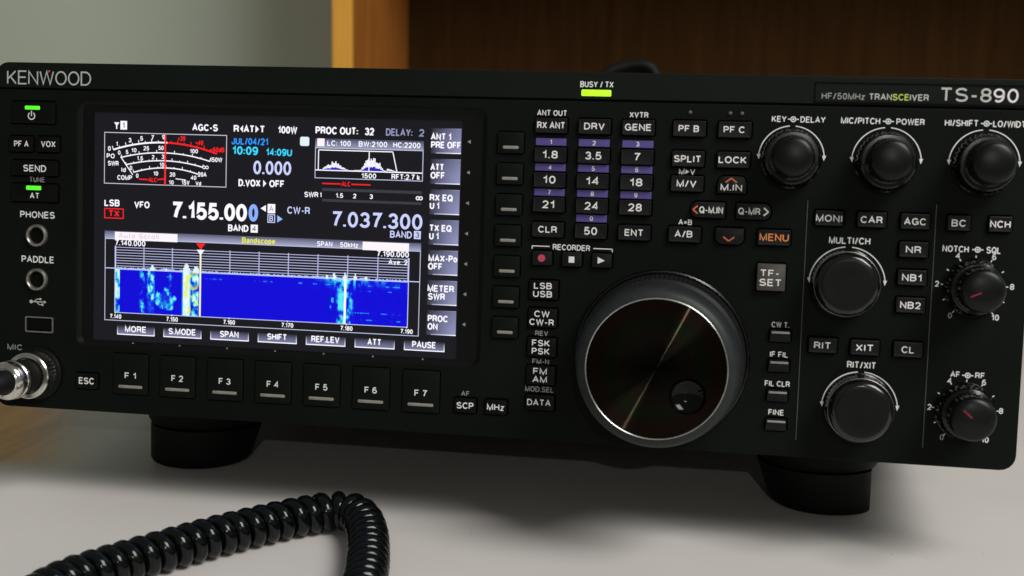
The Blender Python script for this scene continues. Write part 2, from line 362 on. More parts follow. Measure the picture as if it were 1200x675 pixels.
def text(mb, s, cx, cy, w_, h_, z, mi=0, col=None, bold=0.17, gap=0.30):
    """lettering fitted to a box w_ x h_ (cap height), stroke width bold * h_"""
    t = bold * h_; g = gap + (0.02 if bold > 0.15 else 0)
    widths = [FONT[c][0] for c in s]; total = sum(widths) + g * (len(s) - 1)
    sx = (w_ - t) / max(total, 0.02) if len(s) > 1 or widths[0] > 0.05 else 1.0
    hh = h_ - t; x = cx - (w_ - t) / 2 if sx != 1.0 else cx; k = 0
    for c in s:
        for st in FONT[c][1]:
            stroke(mb, [(x + px * sx, cy + hh / 2 - py * hh) for px, py in st], t, z - 0.0025 * (k % 5), mi, col); k += 1
        x += (FONT[c][0] + g) * sx

# ------------------------------------------------------------------ the setting: desk, wall
def plain_box(name, mname, x0, y0, z0, x1, y1, z1, parent=None, bev=0.0):
    """box in world metres"""
    me = bpy.data.meshes.new(name)
    cx, cy, cz = (x0 + x1) / 2, (y0 + y1) / 2, (z0 + z1) / 2
    import bmesh
    bm = bmesh.new(); bmesh.ops.create_cube(bm, size=1.0)
    for v in bm.verts: v.co = Vector((v.co.x * (x1 - x0), v.co.y * (y1 - y0), v.co.z * (z1 - z0)))
    if bev: bmesh.ops.bevel(bm, geom=list(bm.edges), offset=bev, segments=3, affect='EDGES', profile=0.5)
    bm.to_mesh(me); bm.free(); me.materials.append(MAT[mname])
    o = bpy.data.objects.new(name, me); COL.objects.link(o); o.location = (cx, cy, cz)
    if parent: o.parent = parent; o.location = Vector((cx, cy, cz)) - parent.location
    return o
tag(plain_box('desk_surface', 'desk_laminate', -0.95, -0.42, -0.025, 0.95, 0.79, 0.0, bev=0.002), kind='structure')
tag(plain_box('wall', 'wall_paint', -2.2, 0.795, -0.75, 2.2, 0.895, 2.2), kind='structure')

# wooden cabinet behind the radio: its left board, back panel, top and right board form one open compartment
cab = bpy.data.objects.new('wooden_cabinet', None); COL.objects.link(cab); cab.location = (0.1, 0.70, 0.0)
tag(cab, 'open wooden cabinet with orange front edge and dark inside, behind the radio', 'cabinet')
plain_box('side_panel', 'wood_side', -0.2405, 0.5965, 0.0005, -0.2250, 0.793, 0.75, cab, 0.0008)
plain_box('edge_strip', 'wood_edge', -0.2415, 0.590, 0.0005, -0.2245, 0.596, 0.75, cab, 0.0008)
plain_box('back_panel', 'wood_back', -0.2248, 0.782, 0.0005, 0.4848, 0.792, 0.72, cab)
plain_box('shelf_board', 'wood_side', -0.2248, 0.5965, 0.362, 0.4848, 0.7815, 0.378, cab, 0.0008)
plain_box('side_panel', 'wood_side', 0.4850, 0.5965, 0.0005, 0.5010, 0.793, 0.75, cab, 0.0008)
plain_box('top_board', 'wood_side', -0.2248, 0.5965, 0.730, 0.4848, 0.793, 0.746, cab, 0.0008)
plain_box('bottom_board', 'wood_side', -0.2248, 0.5965, 0.0005, 0.4848, 0.7815, 0.016, cab, 0.0008)

# ------------------------------------------------------------------ the radio
radio = bpy.data.objects.new('radio_transceiver', None); COL.objects.link(radio)
radio.location = RADIO_AT; radio.rotation_euler = (TILT, 0, 0)
tag(radio, 'black desktop radio transceiver with lit colour screen, many keys and a large tuning knob', 'radio')
O0 = (-198.0, -171.5, -60.0)          # offset of panel zero in the radio's own frame
def A(x, y, z=0.0): return (O0[0] + x, O0[1] + y, O0[2] + z)

# key table: kind, cx, cy, w, h, shape, protrusion, [(text, x, y, w, h, ink)]
K = []
def key(kind, cx, cy, w_, h_, *tx, shape='r', out=1.6, m_='key_plastic', label=None): K.append((kind, cx, cy, w_, h_, shape, out, m_, tx, label))
key('power_key', 16.4, 19.8, 18.6, 8.6, out=0.5, m_='key_flush', label='power key at the top left under its green lamp')
key('push_button', 11.3, 32.3, 10.2, 6.1, ('PF A', 11.6, 32.3, 6.3, 2.4, 'w'), out=0.8, m_='key_flush')
key('push_button', 23.0, 32.2, 9.6, 6.1, ('VOX', 23.2, 32.1, 6.2, 2.4, 'w'), out=0.8, m_='key_flush')
key('push_button', 17.2, 41.8, 19.9, 6.1, ('SEND', 17.4, 41.9, 9.9, 2.7, 'w'), out=0.8, m_='key_flush')
key('push_button', 17.2, 51.6, 19.9, 7.0, ('AT', 17.4, 52.8, 4.1, 2.3, 'w'), out=0.8, m_='key_flush')
key('push_button', 40.2, 126.3, 9.2, 6.2, ('ESC', 40.1, 126.2, 6.6, 2.7, 'w'), out=0.7, m_='key_flush')
key('push_button', 195.3, 126.8, 8.4, 5.6, ('SCP', 195.3, 126.8, 6.6, 2.5, 'w'), out=0.9, m_='key_flush')
key('push_button', 207.2, 126.7, 8.4, 5.6, ('MHz', 207.1, 126.7, 6.6, 2.5, 'w'), out=0.9, m_='key_flush')
for i in range(7):
    x = 58.8 + i * 19.82
    key('function_key', x, 122.5, 14.6, 16.3, ('F %d' % (i + 1), x, 123.1, 4.9, 2.5, 'w'), ('bar', x, 127.6, 10.1, 1.2, 's'), out=0.5, m_='key_panel')
for i in range(7):
    y = 26.7 + i * 11.58
    key('soft_key', 209.7, y, 9.9, 7.9, ('bar', 209.8, y + 1.75, 6.0, 1.15, 's'), out=1.1, m_='key_panel')
BX = (224.8, 240.9, 257.0); BY = (20.0, 30.8, 40.1, 49.3, 58.6)
NAMES = (('RX ANT', 'DRV', 'GENE'), ('1.8', '3.5', '7'), ('10', '14', '18'), ('21', '24', '28'), ('CLR', '50', 'ENT'))
WID = dict(zip('RX ANT,DRV,GENE,1.8,3.5,7,10,14,18,21,24,28,CLR,50,ENT'.split(','), (10.4, 7.6, 9.7, 5.8, 6.0, 2.2, 4.7, 4.9, 4.7, 4.6, 5.1, 5.0, 7.1, 4.9, 6.9)))
for r_ in range(5):
    for c_ in range(3):
        s = NAMES[r_][c_]
        key('band_key', BX[c_], BY[r_], 11.9, 5.6, (s, BX[c_], BY[r_] - 0.1, WID[s], 2.9 if s[0].isdigit() else 2.5, 'w'))
key('recorder_key', 223.1, 69.3, 7.4, 5.3, ('rec', 222.9, 69.3, 2.8, 2.8, 'r'))
key('recorder_key', 234.3, 69.3, 7.4, 5.3, ('stop', 234.2, 69.4, 2.1, 2.3, 'w'))
key('recorder_key', 245.5, 69.3, 7.4, 5.3, ('play', 245.3, 69.3, 2.7, 2.5, 'w'))
for (y, h_, tx) in ((81.2, 7.2, (('LSB', 79.7, 6.8), ('USB', 82.8, 7.2))), (91.8, 7.2, (('CW', 90.3, 5.8), ('CW-R', 93.4, 9.3))),
                    (102.8, 7.2, (('FSK', 101.3, 6.8), ('PSK', 104.4, 6.8))), (113.5, 7.2, (('FM', 112.0, 5.2), ('AM', 115.1, 5.5))), (123.9, 5.9, (('DATA', 123.9, 9.0),))):
    key('mode_key', 224.0, y, 11.0, h_, *[(s, 223.7, yy, ww, 2.4, 'w') for s, yy, ww in tx], out=1.0, m_='key_flush')
key('push_button', 275.6, 19.9, 11.9, 5.8, ('PF B', 275.4, 19.9, 7.4, 2.4, 'w'))
key('push_button', 291.9, 19.9, 11.9, 5.8, ('PF C', 291.7, 19.9, 7.6, 2.4, 'w'))
key('push_button', 275.6, 30.8, 11.8, 5.8, ('SPLIT', 275.4, 30.9, 9.8, 2.5, 'w'))
key('push_button', 291.9, 30.8, 11.8, 5.8, ('LOCK', 291.6, 30.8, 10.0, 2.5, 'w'))
key('push_button', 275.6, 39.9, 11.8, 5.8, ('M/V', 275.4, 39.9, 7.1, 2.5, 'w'))
key('arrow_key', 291.8, 39.8, 10.4, 6.2, ('M.IN', 291.6, 40.8, 7.7, 2.4, 'w'), ('up', 291.5, 38.2, 4.0, 1.5, 'o'), shape='u')
key('arrow_key', 283.6, 49.2, 12.4, 5.8, ('Q-M.IN', 284.7, 49.2, 8.6, 2.5, 'w'), ('left', 279.0, 49.2, 1.7, 2.8, 'o'), shape='l')
key('arrow_key', 299.9, 49.2, 12.4, 5.8, ('Q-MR', 298.4, 49.2, 7.9, 2.5, 'w'), ('right', 304.4, 49.2, 1.7, 2.8, 'w'), shape='R')
key('push_button', 275.5, 58.5, 11.8, 5.8, ('A/B', 275.1, 58.3, 6.5, 2.5, 'w'))
key('arrow_key', 291.8, 58.5, 10.4, 6.0, ('down', 291.5, 59.5, 4.0, 1.5, 'o'), shape='d')
key('push_button', 307.7, 58.4, 11.8, 5.7, ('MENU', 307.7, 58.3, 10.4, 2.7, 'O'), label='key marked MENU in orange')
key('metal_key', 307.3, 72.8, 10.2, 9.8, ('TF-', 306.7, 71.3, 6.8, 2.5, 'w'), ('SET', 307.1, 74.7, 7.9, 2.6, 'w'), out=2.2, m_='key_metal', label='larger grey metal key marked TF-SET')
for y in (94.1, 105.1, 116.1, 126.8): key('rocker_key', 311.6, y, 7.5, 4.5, out=2.0)
RX = (326.8, 341.6, 356.6)
for s, x, y, w_, tw in (('MONI', RX[0], 50.7, 10.1, 9.2), ('CAR', RX[1], 50.7, 10.1, 7.6), ('AGC', RX[2], 50.8, 10.1, 7.6), ('BC', 371.5, 50.8, 7.9, 4.9), ('NCH', 385.5, 50.7, 7.9, 6.9),
                        ('NR', RX[2], 60.8, 10.1, 5.3), ('NB1', RX[2], 70.8, 10.1, 6.8), ('NB2', RX[2], 80.7, 10.1, 7.1), ('RIT', RX[0], 96.7, 10.1, 6.0), ('XIT', RX[1], 96.8, 10.1, 6.2), ('CL', RX[2], 96.7, 10.1, 4.4)):
    key('push_button', x, y, w_, 5.5, (s, x - 0.1, y, tw, 2.5, 'w'))

# --- front panel: one plate with a hole for every key and for the screen, and the band above it
def key_rad(shape, w_, h_):
    return {'r': 0.45, 'u': (h_ * 0.42, h_ * 0.42, 0.4, 0.4), 'd': (0.4, 0.4, h_ * 0.42, h_ * 0.42), 'l': (h_ * 0.42, 0.4, 0.4, h_ * 0.42), 'R': (0.4, h_ * 0.42, h_ * 0.42, 0.4)}[shape]
def plate(name, mname, outer, holes, z_front, thick, bev):
    c = bpy.data.curves.new(name, 'CURVE'); c.dimensions = '2D'; c.fill_mode = 'BOTH'
    c.extrude = (thick / 2 - bev); c.bevel_depth = bev; c.bevel_resolution = 1; c.offset = -bev
    for pts in [outer] + holes:
        s = c.splines.new('POLY'); s.points.add(len(pts) - 1); s.use_cyclic_u = True
        for q, (x, y) in zip(s.points, pts): q.co = (x, -y, 0, 1)
    o = bpy.data.objects.new(name, c); me = bpy.data.meshes.new_from_object(o)
    bpy.data.objects.remove(o); bpy.data.curves.remove(c)
    for v in me.vertices:                                       # curve plane -> panel plane
        x, y, z = v.co; v.co = ((x + O0[0]) / 1000, (-z + z_front + thick / 2 + O0[2]) / 1000, (y - O0[1]) / 1000)
    me.materials.clear(); me.materials.append(MAT[mname]); me.update()
    for p in me.polygons: p.material_index = 0
    o = bpy.data.objects.new(name, me); COL.objects.link(o); o.parent = radio
    return o
def shift(pts, x, y): return [(a + x, b_ + y) for a, b_ in pts]
holes = []
for (kind, cx, cy, w_, h_, shape, out, m_, tx, lab) in K:
    rd = key_rad(shape, w_, h_); rd = tuple(q + 0.4 for q in (rd if isinstance(rd, tuple) else (rd,) * 4))
    g_ = 0.4 if kind in ('function_key', 'soft_key') else 0.7
    holes.append(shift(outline(w_ + g_, h_ + g_, rd), cx, cy))
holes_all = holes
SCR = outline(165.0, 97.6, 4.0)
scr_hole = shift(SCR, 117.7, 63.2)
plate('front_panel', 'panel_plastic', shift(outline(396, 127.8, (0.4, 0.4, 5.5, 5.5)), 198, 74.6), holes + [scr_hole], 0.0, 4.0, 0.25)
plate('top_band', 'band_plastic', shift(outline(396, 10.0, (5.5, 5.5, 0.4, 0.4)), 198, 5.0), [], -0.15, 4.0, 0.3)
mb = MB(); slab(mb, 395.0, 137.6, 5.2, 5.0, 4.2, 0.05, at=(198, 69.25)); mb.build('key_backing', 'gap_black', radio, A(0, 0))
mb = MB(); box(mb, 0.25, 9.95, 1.0, 395.75, 10.75, 3.9); mb.build('band_groove', 'gap_black', radio, A(0, 0))
mb = MB(); slab(mb, 388, 134, 3, 330, 5.1, 1.0, at=(198, 69.5)); mb.build('case', 'case_black', radio, A(0, 0))

# --- front feet (round collar above a tapered stem), stand bar between them, rear feet
def foot(cx, s):
    o = MB()
    prof = [(24.6, 137.0), (25.0, 146.0), (24.6, 150.5), (23.2, 152.8), (21.0, 153.6)]
    def loop(r, y, x_out, flat):
        pts = []
        for k in range(48):
            a = 2 * math.pi * k / 48; x = r * math.cos(a); zz = r * math.sin(a)
            pts.append((cx + x, y, 68 + zz))
        return pts
    loft(o, [loop(r, y, 0, None) for r, y in prof], cap0=True)
    f = o.build('front_foot', 'foot_rubber', radio, A(0, 0), smooth=40)
    st = MB(); loops = []
    for t in [0, 0.25, 0.5, 0.75, 0.92, 1.0]:
        y = 152.5 + t * (169.8 - 152.5); rr = 25.3 - 3.0 * t - (0.8 if t == 1.0 else 0)
        pts = []
        for k in range(48):
            a = 2 * math.pi * k / 48
            x = rr * math.cos(a) + s * 3.0 * t; x = min(x, 21.0) if s > 0 else max(x, -22.5)
            z = 71 + rr * math.sin(a) * 0.95
            pts.append((cx + x, y - (z - 71) * 0.0875, z))
        loops.append(pts)
    loft(st, loops, cap0=True); st.build('stem', 'foot_rubber', f, (0, 0, 0), smooth=40)
foot(61.5, -1); foot(332.5, 1)
for cx in (60, 336):
    mb = MB()
    loft(mb, [[(cx + r * math.cos(a), y - (0 if i == 0 else (r * math.sin(a)) * 0.0875), 315 + r * math.sin(a)) for a in [2 * math.pi * k / 32 for k in range(32)]] for i, (r, y) in enumerate(((11, 135), (11, 146), (10, 149.0)))], cap0=True)
    mb.build('rear_foot', 'foot_rubber', radio, A(0, 0), smooth=40)

# --- keys
INK = 'wgdsbyroO'
INKM = ['ink_' + c for c in INK]
def chev(mb, s, x, y, w_, h_, z, mi):
    t = 0.55
    P = {'up': [(-1, 1), (0, -1), (1, 1)], 'down': [(-1, -1), (0, 1), (1, -1)], 'left': [(1, -1), (-1, 0), (1, 1)], 'right': [(-1, -1), (1, 0), (-1, 1)]}[s]
    P = [(x + a * w_ / 2, y + b_ * h_ / 2) for a, b_ in P]
    for i in range(2): seg(mb, P[i], P[i + 1], t, z - 0.002 * i, mi)
def disc(mb, x, y, r, z, mi=0, n=20, col=None): poly(mb, [(x + r * math.cos(2 * math.pi * k / n), y + r * math.sin(2 * math.pi * k / n)) for k in range(n)], z, mi, col)
def legend(mb, t, ox, oy, z, mi=0):
    s, x, y, w_, h_, ink = t; x -= ox; y -= oy
    if s == 'rec': disc(mb, x, y, w_ / 2, z, mi)
    elif s == 'stop': poly(mb, [(x - w_ / 2, y - h_ / 2), (x + w_ / 2, y - h_ / 2), (x + w_ / 2, y + h_ / 2), (x - w_ / 2, y + h_ / 2)], z, mi)
    elif s == 'play': poly(mb, [(x - w_ / 2, y - h_ / 2), (x + w_ / 2, y), (x - w_ / 2, y + h_ / 2)], z, mi)
    elif s in ('up', 'down', 'left', 'right'): chev(mb, s, x, y, w_, h_, z, mi)
    else: text(mb, s, x, y, w_, h_, z, mi)
for (kind, cx, cy, w_, h_, shape, out, m_, tx, lab) in K:
    mb = MB()
    words = [t for t in tx if t[0] != 'bar']
    if kind == 'rocker_key':
        vs = [(-w_/2, -h_/2, 3), (w_/2, -h_/2, 3), (w_/2, h_/2, 3), (-w_/2, h_/2, 3), (-w_/2, -h_/2, -1.4), (w_/2, -h_/2, -1.4), (w_/2, h_/2, -0.5), (-w_/2, h_/2, -0.5),
              (-w_/2 + .25, -h_/2 + .55, -2.4), (w_/2 - .25, -h_/2 + .55, -2.4), (w_/2 - .25, -h_/2 + 1.2, -2.4), (-w_/2 + .25, -h_/2 + 1.2, -2.4)]
        mb.add(vs, [(0, 1, 5, 4), (1, 2, 6, 5), (2, 3, 7, 6), (3, 0, 4, 7), (4, 5, 9, 8), (8, 9, 10, 11), (11, 10, 6, 7), (5, 6, 10, 9), (4, 8, 11, 7)])
        o = mb.build(kind, 'key_plastic', radio, A(cx, cy))
        e_ = MB(); slab(e_, w_ - 1.0, 0.75, 0.2, -2.35, -2.55, 0.08, at=(0, -h_ / 2 + 0.85)); e_.build('ridge', 'polished_rim', o, (0, 0, 0))
        continue
    slab(mb, w_, h_, key_rad(shape, w_, h_), 3.5, -out, 0.32 if out > 0.9 else 0.2, dish=0.12 if kind in ('band_key', 'push_button') and out > 1.2 else 0)
    o = mb.build(kind, m_, radio, A(cx, cy), smooth=25)
    z = -out - 0.03
    if lab: o['label'] = lab
    elif words and words[0][0] not in ('rec', 'stop', 'play', 'down'): o['label'] = 'black key marked ' + ' '.join(t[0] for t in words if t[0] not in ('up', 'left', 'right'))
    elif words: o['label'] = {'rec': 'black key with a red record dot', 'stop': 'black key with a white square', 'play': 'black key with a white play triangle', 'down': 'black key with an orange down arrow'}[words[0][0]]
    if words:
        inks = sorted(set(t[5] for t in words)); lg = MB()
        for t in words: legend(lg, t, cx, cy, z, inks.index(t[5]))
        lg.build('legend', ['ink_' + c for c in inks], o, (0, 0, 0))
    for t in tx:
        if t[0] == 'bar':
            e_ = MB(); slab(e_, t[3], t[4], 0.45, -out + 0.2, -out - 0.18, 0.15, at=(t[1] - cx, t[2] - cy)); e_.build('indicator_bar', 'ink_s', o, (0, 0, 0), smooth=30)

# --- violet digit strips above the band keys
for k, d in enumerate('1234567890'):
    x, y = (BX[k % 3], (26.0, 35.4, 44.7)[k // 3]) if k < 9 else (BX[1], 53.9)
    mb = MB(); slab(mb, 11.4, 2.7, 0.15, 0.2, -0.25, 0.1)
    o = mb.build('digit_strip', 'strip_violet', radio, A(x, y)); lg = MB(); text(lg, d, 0, 0, 1.2 if d != '1' else 0.8, 1.75, -0.28)
    lg.build('digit', 'ink_w', o, (0, 0, 0)); o['label'] = 'violet strip with the digit ' + d

# --- printed lettering
def label_part(items, name='control_label'):
    cx, cy = items[0][1], items[0][2]; mb = MB(); inks = sorted(set(i[5] for i in items))
    for s, x, y, w_, h_, ink in items: text(mb, s, x - cx, y - cy, w_, h_, 0, inks.index(ink))
    return mb, inks, cx, cy
PT = [('TUNE', 18.0, 46.3, 6.6, 2.1, 'd'), ('PHONES', 18.2, 60.4, 15.0, 2.7, 'w'), ('PADDLE', 18.4, 78.3, 14.1, 2.7, 'w'), ('MIC', 8.5, 114.3, 6.6, 2.4, 'd'),
 ('AF', 195.1, 122.3, 3.3, 1.9, 'd'), ('BUSY / TX', 241.1, 4.5, 12.3, 2.2, 'w'), ('ANT OUT', 224.8, 15.3, 11.2, 2.1, 'w'), ('XVTR', 257.0, 15.3, 6.9, 2.1, 'w'),
 ('RECORDER', 233.8, 65.0, 14.0, 2.2, 'w'), ('REV', 223.7, 97.7, 4.9, 1.9, 'd'), ('FM-N', 223.7, 108.4, 6.4, 1.9, 'd'), ('MOD.SEL', 223.6, 119.0, 11.0, 2.1, 'd'),
 ('A=B', 275.5, 54.0, 5.0, 2.0, 'w'), ('CW T.', 311.5, 90.1, 6.3, 2.1, 'g'), ('IF FIL', 311.5, 101.0, 6.5, 2.1, 'w'), ('FIL CLR', 311.4, 111.8, 9.0, 2.1, 'w'), ('FINE', 311.5, 122.4, 5.6, 2.1, 'w'),
 ('KEY', 307.5, 15.6, 5.2, 2.2, 'w'), ('DELAY', 319.4, 15.6, 8.8, 2.2, 'w'), ('MIC/PITCH', 336.0, 15.6, 13.6, 2.3, 'w'), ('POWER', 353.2, 15.6, 9.7, 2.2, 'w'),
 ('HI/SHIFT', 370.6, 15.6, 11.4, 2.3, 'w'), ('LO/WIDTH', 387.6, 15.6, 12.8, 2.3, 'w'), ('MULTI/CH', 334.4, 58.5, 14.5, 2.5, 'w'), ('RIT/XIT', 340.9, 103.3, 10.2, 2.5, 'w'),
 ('NOTCH', 371.1, 60.0, 9.0, 2.3, 'w'), ('SQL', 384.0, 60.0, 4.9, 2.4, 'w'), ('AF', 373.5, 104.8, 3.3, 2.1, 'w'), ('RF', 382.0, 104.8, 3.3, 2.1, 'w')]
for t in PT:
    mb, inks, cx, cy = label_part([t])
    o = mb.build('control_label', ['ink_' + c for c in inks], radio, A(cx, cy, -0.19 if t[2] < 10 else -0.04)); o['label'] = 'printed word ' + t[0]
mb = MB(); text(mb, 'M', -1.95, 0, 2.0, 2.1, 0, bold=0.15); text(mb, 'V', 2.0, 0, 1.9, 2.1, 0); poly(mb, [(-0.55, -0.85), (0.75, 0), (-0.55, 0.85)], 0)
mb.build('control_label', 'ink_w', radio, A(275.4, 35.5, -0.04))['label'] = 'printed letters M and V with an arrow between'
# maker's lettering with its small red triangle
mb = MB(); text(mb, 'KENWOOD', 0, 0, 36.0, 5.5, 0, 0, bold=0.105, gap=0.20)
poly(mb, [(-0.8, -3.0), (0.8, -3.0), (0, -1.9)], -0.01, 1)
mb.build('brand_lettering', ['ink_g', 'ink_r'], radio, A(23.0, 6.0, -0.19))
# model plate with a thin raised frame
mb = MB()
for p, q in (((319.7, 2.3), (395.6, 2.3)), ((395.6, 2.3), (395.6, 9.2)), ((395.6, 9.2), (319.7, 9.2)), ((319.7, 9.2), (319.7, 2.3))):
    box(mb, min(p[0], q[0]) - 0.2, min(p[1], q[1]) - 0.2, -0.14, max(p[0], q[0]) + 0.2, max(p[1], q[1]) + 0.2, -0.45)
mp_ = mb.build('model_plate', 'gap_black', radio, A(0, 0))
mb = MB()
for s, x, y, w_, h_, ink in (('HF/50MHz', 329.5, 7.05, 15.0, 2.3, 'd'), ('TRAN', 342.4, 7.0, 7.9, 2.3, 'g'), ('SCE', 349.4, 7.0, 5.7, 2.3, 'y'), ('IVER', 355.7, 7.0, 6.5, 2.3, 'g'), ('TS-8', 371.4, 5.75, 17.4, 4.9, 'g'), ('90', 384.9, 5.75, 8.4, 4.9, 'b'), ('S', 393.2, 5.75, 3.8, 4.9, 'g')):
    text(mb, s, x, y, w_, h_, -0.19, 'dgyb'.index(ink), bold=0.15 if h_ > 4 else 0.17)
mb.build('lettering', ['ink_d', 'ink_g', 'ink_y', 'ink_b'], mp_, (0, 0, 0))  # the yellowish letters and the brighter digits carry painted glare
# dual-control symbols, scales round the knobs, bracket, divider lines, small dots and triangles
for x, y in ((312.5, 15.6), (345.6, 15.6), (379.0, 15.6), (378.6, 60.0), (377.8, 105.0)):
    mb = MB(); arcband(mb, 0, 0, 0.85, 0.4, 0, 360, 0, n=24); disc(mb, 0, 0, 0.4, 0); seg(mb, (-1.9, 0), (-1.1, 0), 0.4, 0); seg(mb, (1.1, 0), (1.9, 0), 0.4, 0)
    mb.build('dual_symbol', 'ink_w', radio, A(x, y, -0.04))
def scale_arc(cx, cy, r, a_end, full):
    mb = MB(); arcband(mb, 0, 0, r, 0.38, 95, a_end, 0); arcband(mb, 0, 0, r, 0.38, 85, 180 - a_end, 0)
    for sgn in (-1, 1):
        a = math.radians(a_end if sgn < 0 else 180 - a_end); px, py = r * math.cos(a), -r * math.sin(a)
        poly(mb, [(px - 0.7, py - 0.4), (px + 0.7, py - 0.4), (px - 0.1 * sgn, py + 1.5)], -0.01)
    mb.build('dial_arc', 'ink_w', radio, A(cx, cy, -0.04))
for cx, cy, r in ((312.4, 29.6, 11.6), (345.6, 29.8, 12.0), (379.0, 29.8, 12.0)): scale_arc(cx, cy, r, 176, False)
for cx, cy, r in ((334.2, 74.2, 13.4), (340.9, 119.2, 13.4)): scale_arc(cx, cy, r, 174, False)
for cx, cy in ((378.2, 73.6), (377.6, 118.0)):
    mb = MB()
    for k in range(11):
        a = math.radians(233 - k * 28.6); r0, r1 = (10.7, 11.5)
        seg(mb, (r0 * math.cos(a), -r0 * math.sin(a)), (r1 * math.cos(a), -r1 * math.sin(a)), 0.36, 0)
    rl = 12.8 if cy < 100 else 12.3
    for s, k, ink, w_ in (('0', 0, 'd', 1.4), ('2', 2, 'w', 1.45), ('4', 4, 'w', 1.5), ('6', 6, 'w', 1.4), ('8', 8, 'w', 1.45), ('10', 10, 'w', 2.6)):
        a = math.radians(233 - k * 28.6); text(mb, s, rl * math.cos(a), -rl * math.sin(a), w_, 2.1, 0, 1 if ink == 'd' else 0)
    mb.build('dial_scale', ['ink_w', 'ink_d'], radio, A(cx, cy, -0.04))
mb = MB(); seg(mb, (218.9, 64.9), (225.6, 64.9), 0.35, 0); seg(mb, (219.0, 64.9), (219.0, 66.0), 0.35, 0); seg(mb, (242.0, 65.0), (249.2, 65.0), 0.35, 0); seg(mb, (249.1, 65.0), (249.1, 66.1), 0.35, 0)
mb.build('recorder_bracket', 'ink_w', radio, A(0, 0, -0.04))
for x in (319.0, 363.7):
    mb = MB(); slab(mb, 0.32, 87.5, 0.14, 0.1, -0.35, 0.12); mb.build('divider_line', 'line_grey', radio, A(x, 88.3))
for x in (275.6, 290.0, 294.2):
    mb = MB(); lathe(mb, [(0.75, 0.1), (0.75, -0.25), (0.5, -0.6), (0.15, -0.7)], n=16); mb.build('guide_dot', 'line_grey', radio, A(x, 14.0), smooth=50)

# --- green lamps, power mark
for x, y, w_, h_, m_, z in ((16.2, 17.9, 6.4, 1.5, 'led_green', -0.5), (17.0, 49.7, 6.4, 1.7, 'led_green', -0.8), (241.0, 7.65, 11.0, 2.3, 'led_lime', -0.15)):
    mb = MB(); slab(mb, w_, h_, 0.4, 0.2, -0.3, 0.15); mb.build('indicator_lamp', m_, radio, A(x, y, z), smooth=30)['label'] = 'glowing green bar lamp'
mb = MB(); arcband(mb, 0, 0, 1.4, 0.42, 125, 415, 0, n=30); seg(mb, (0, -2.0), (0, 0.1), 0.42, -0.005); mb.build('power_symbol', 'ink_w', radio, A(15.8, 21.1, -0.54))
# --- jacks, USB port and its symbol, microphone socket
for x, y in ((18.2, 68.7), (18.3, 86.4)):
    mb = MB(); lathe(mb, [(4.6, 0.5), (4.6, -0.9), (4.2, -1.5), (3.7, -1.6), (3.3, -1.2), (3.15, -0.4), (3.1, -0.1)], n=48)
    o = mb.build('headphone_jack', 'jack_metal', radio, A(x, y), smooth=40)
    mb = MB(); disc(mb, 0, 0, 3.18, -0.15, n=32); mb.build('socket_hole', 'gap_black', o, (0, 0, 0))
mb = MB(); ow, oh = 12.2, 6.4
loft(mb, [[(x, y, z) for x, y in outline(ow - 2 * i, oh - 2 * i, 0.6)] for i, z in ((0, 0.3), (0, -0.5), (0.5, -0.5), (0.6, 0.3), (0.6, -0.02))], cap1=False)
o = mb.build('usb_port', 'jack_metal', radio, A(19.3, 104.6))
mb = MB(); slab(mb, 11.0, 5.2, 0.4, 0.1, -0.06, 0.02); box(mb, -4.4, 0.3, -0.07, 4.4, 1.7, -0.3); mb.build('socket_hole', 'gap_black', o, (0, 0, 0))
mb = MB(); seg(mb, (-3.0, 0), (2.6, 0), 0.4, 0); disc(mb, -3.0, 0, 0.75, -0.004); poly(mb, [(2.5, -0.7), (3.6, 0), (2.5, 0.7)], -0.004)
seg(mb, (-1.8, 0), (-0.5, -1.1), 0.35, -0.002); seg(mb, (-0.5, -1.1), (1.0, -1.1), 0.35, -0.006); disc(mb, 1.0, -1.1, 0.5, -0.008)
seg(mb, (-0.8, 0), (0.5, 1.1), 0.35, -0.002); seg(mb, (0.5, 1.1), (1.8, 1.1), 0.35, -0.006); disc(mb, 1.9, 1.1, 0.5, -0.008)
mb.build('usb_symbol', 'ink_g', radio, A(18.6, 95.4, -0.04))
mb = MB(); lathe(mb, [(10.6, 0.2), (10.6, -1.2), (9.8, -1.8), (7, -1.8)], n=48); mb.build('microphone_socket', 'bezel_plastic', radio, A(18.8, 124.3), smooth=40)

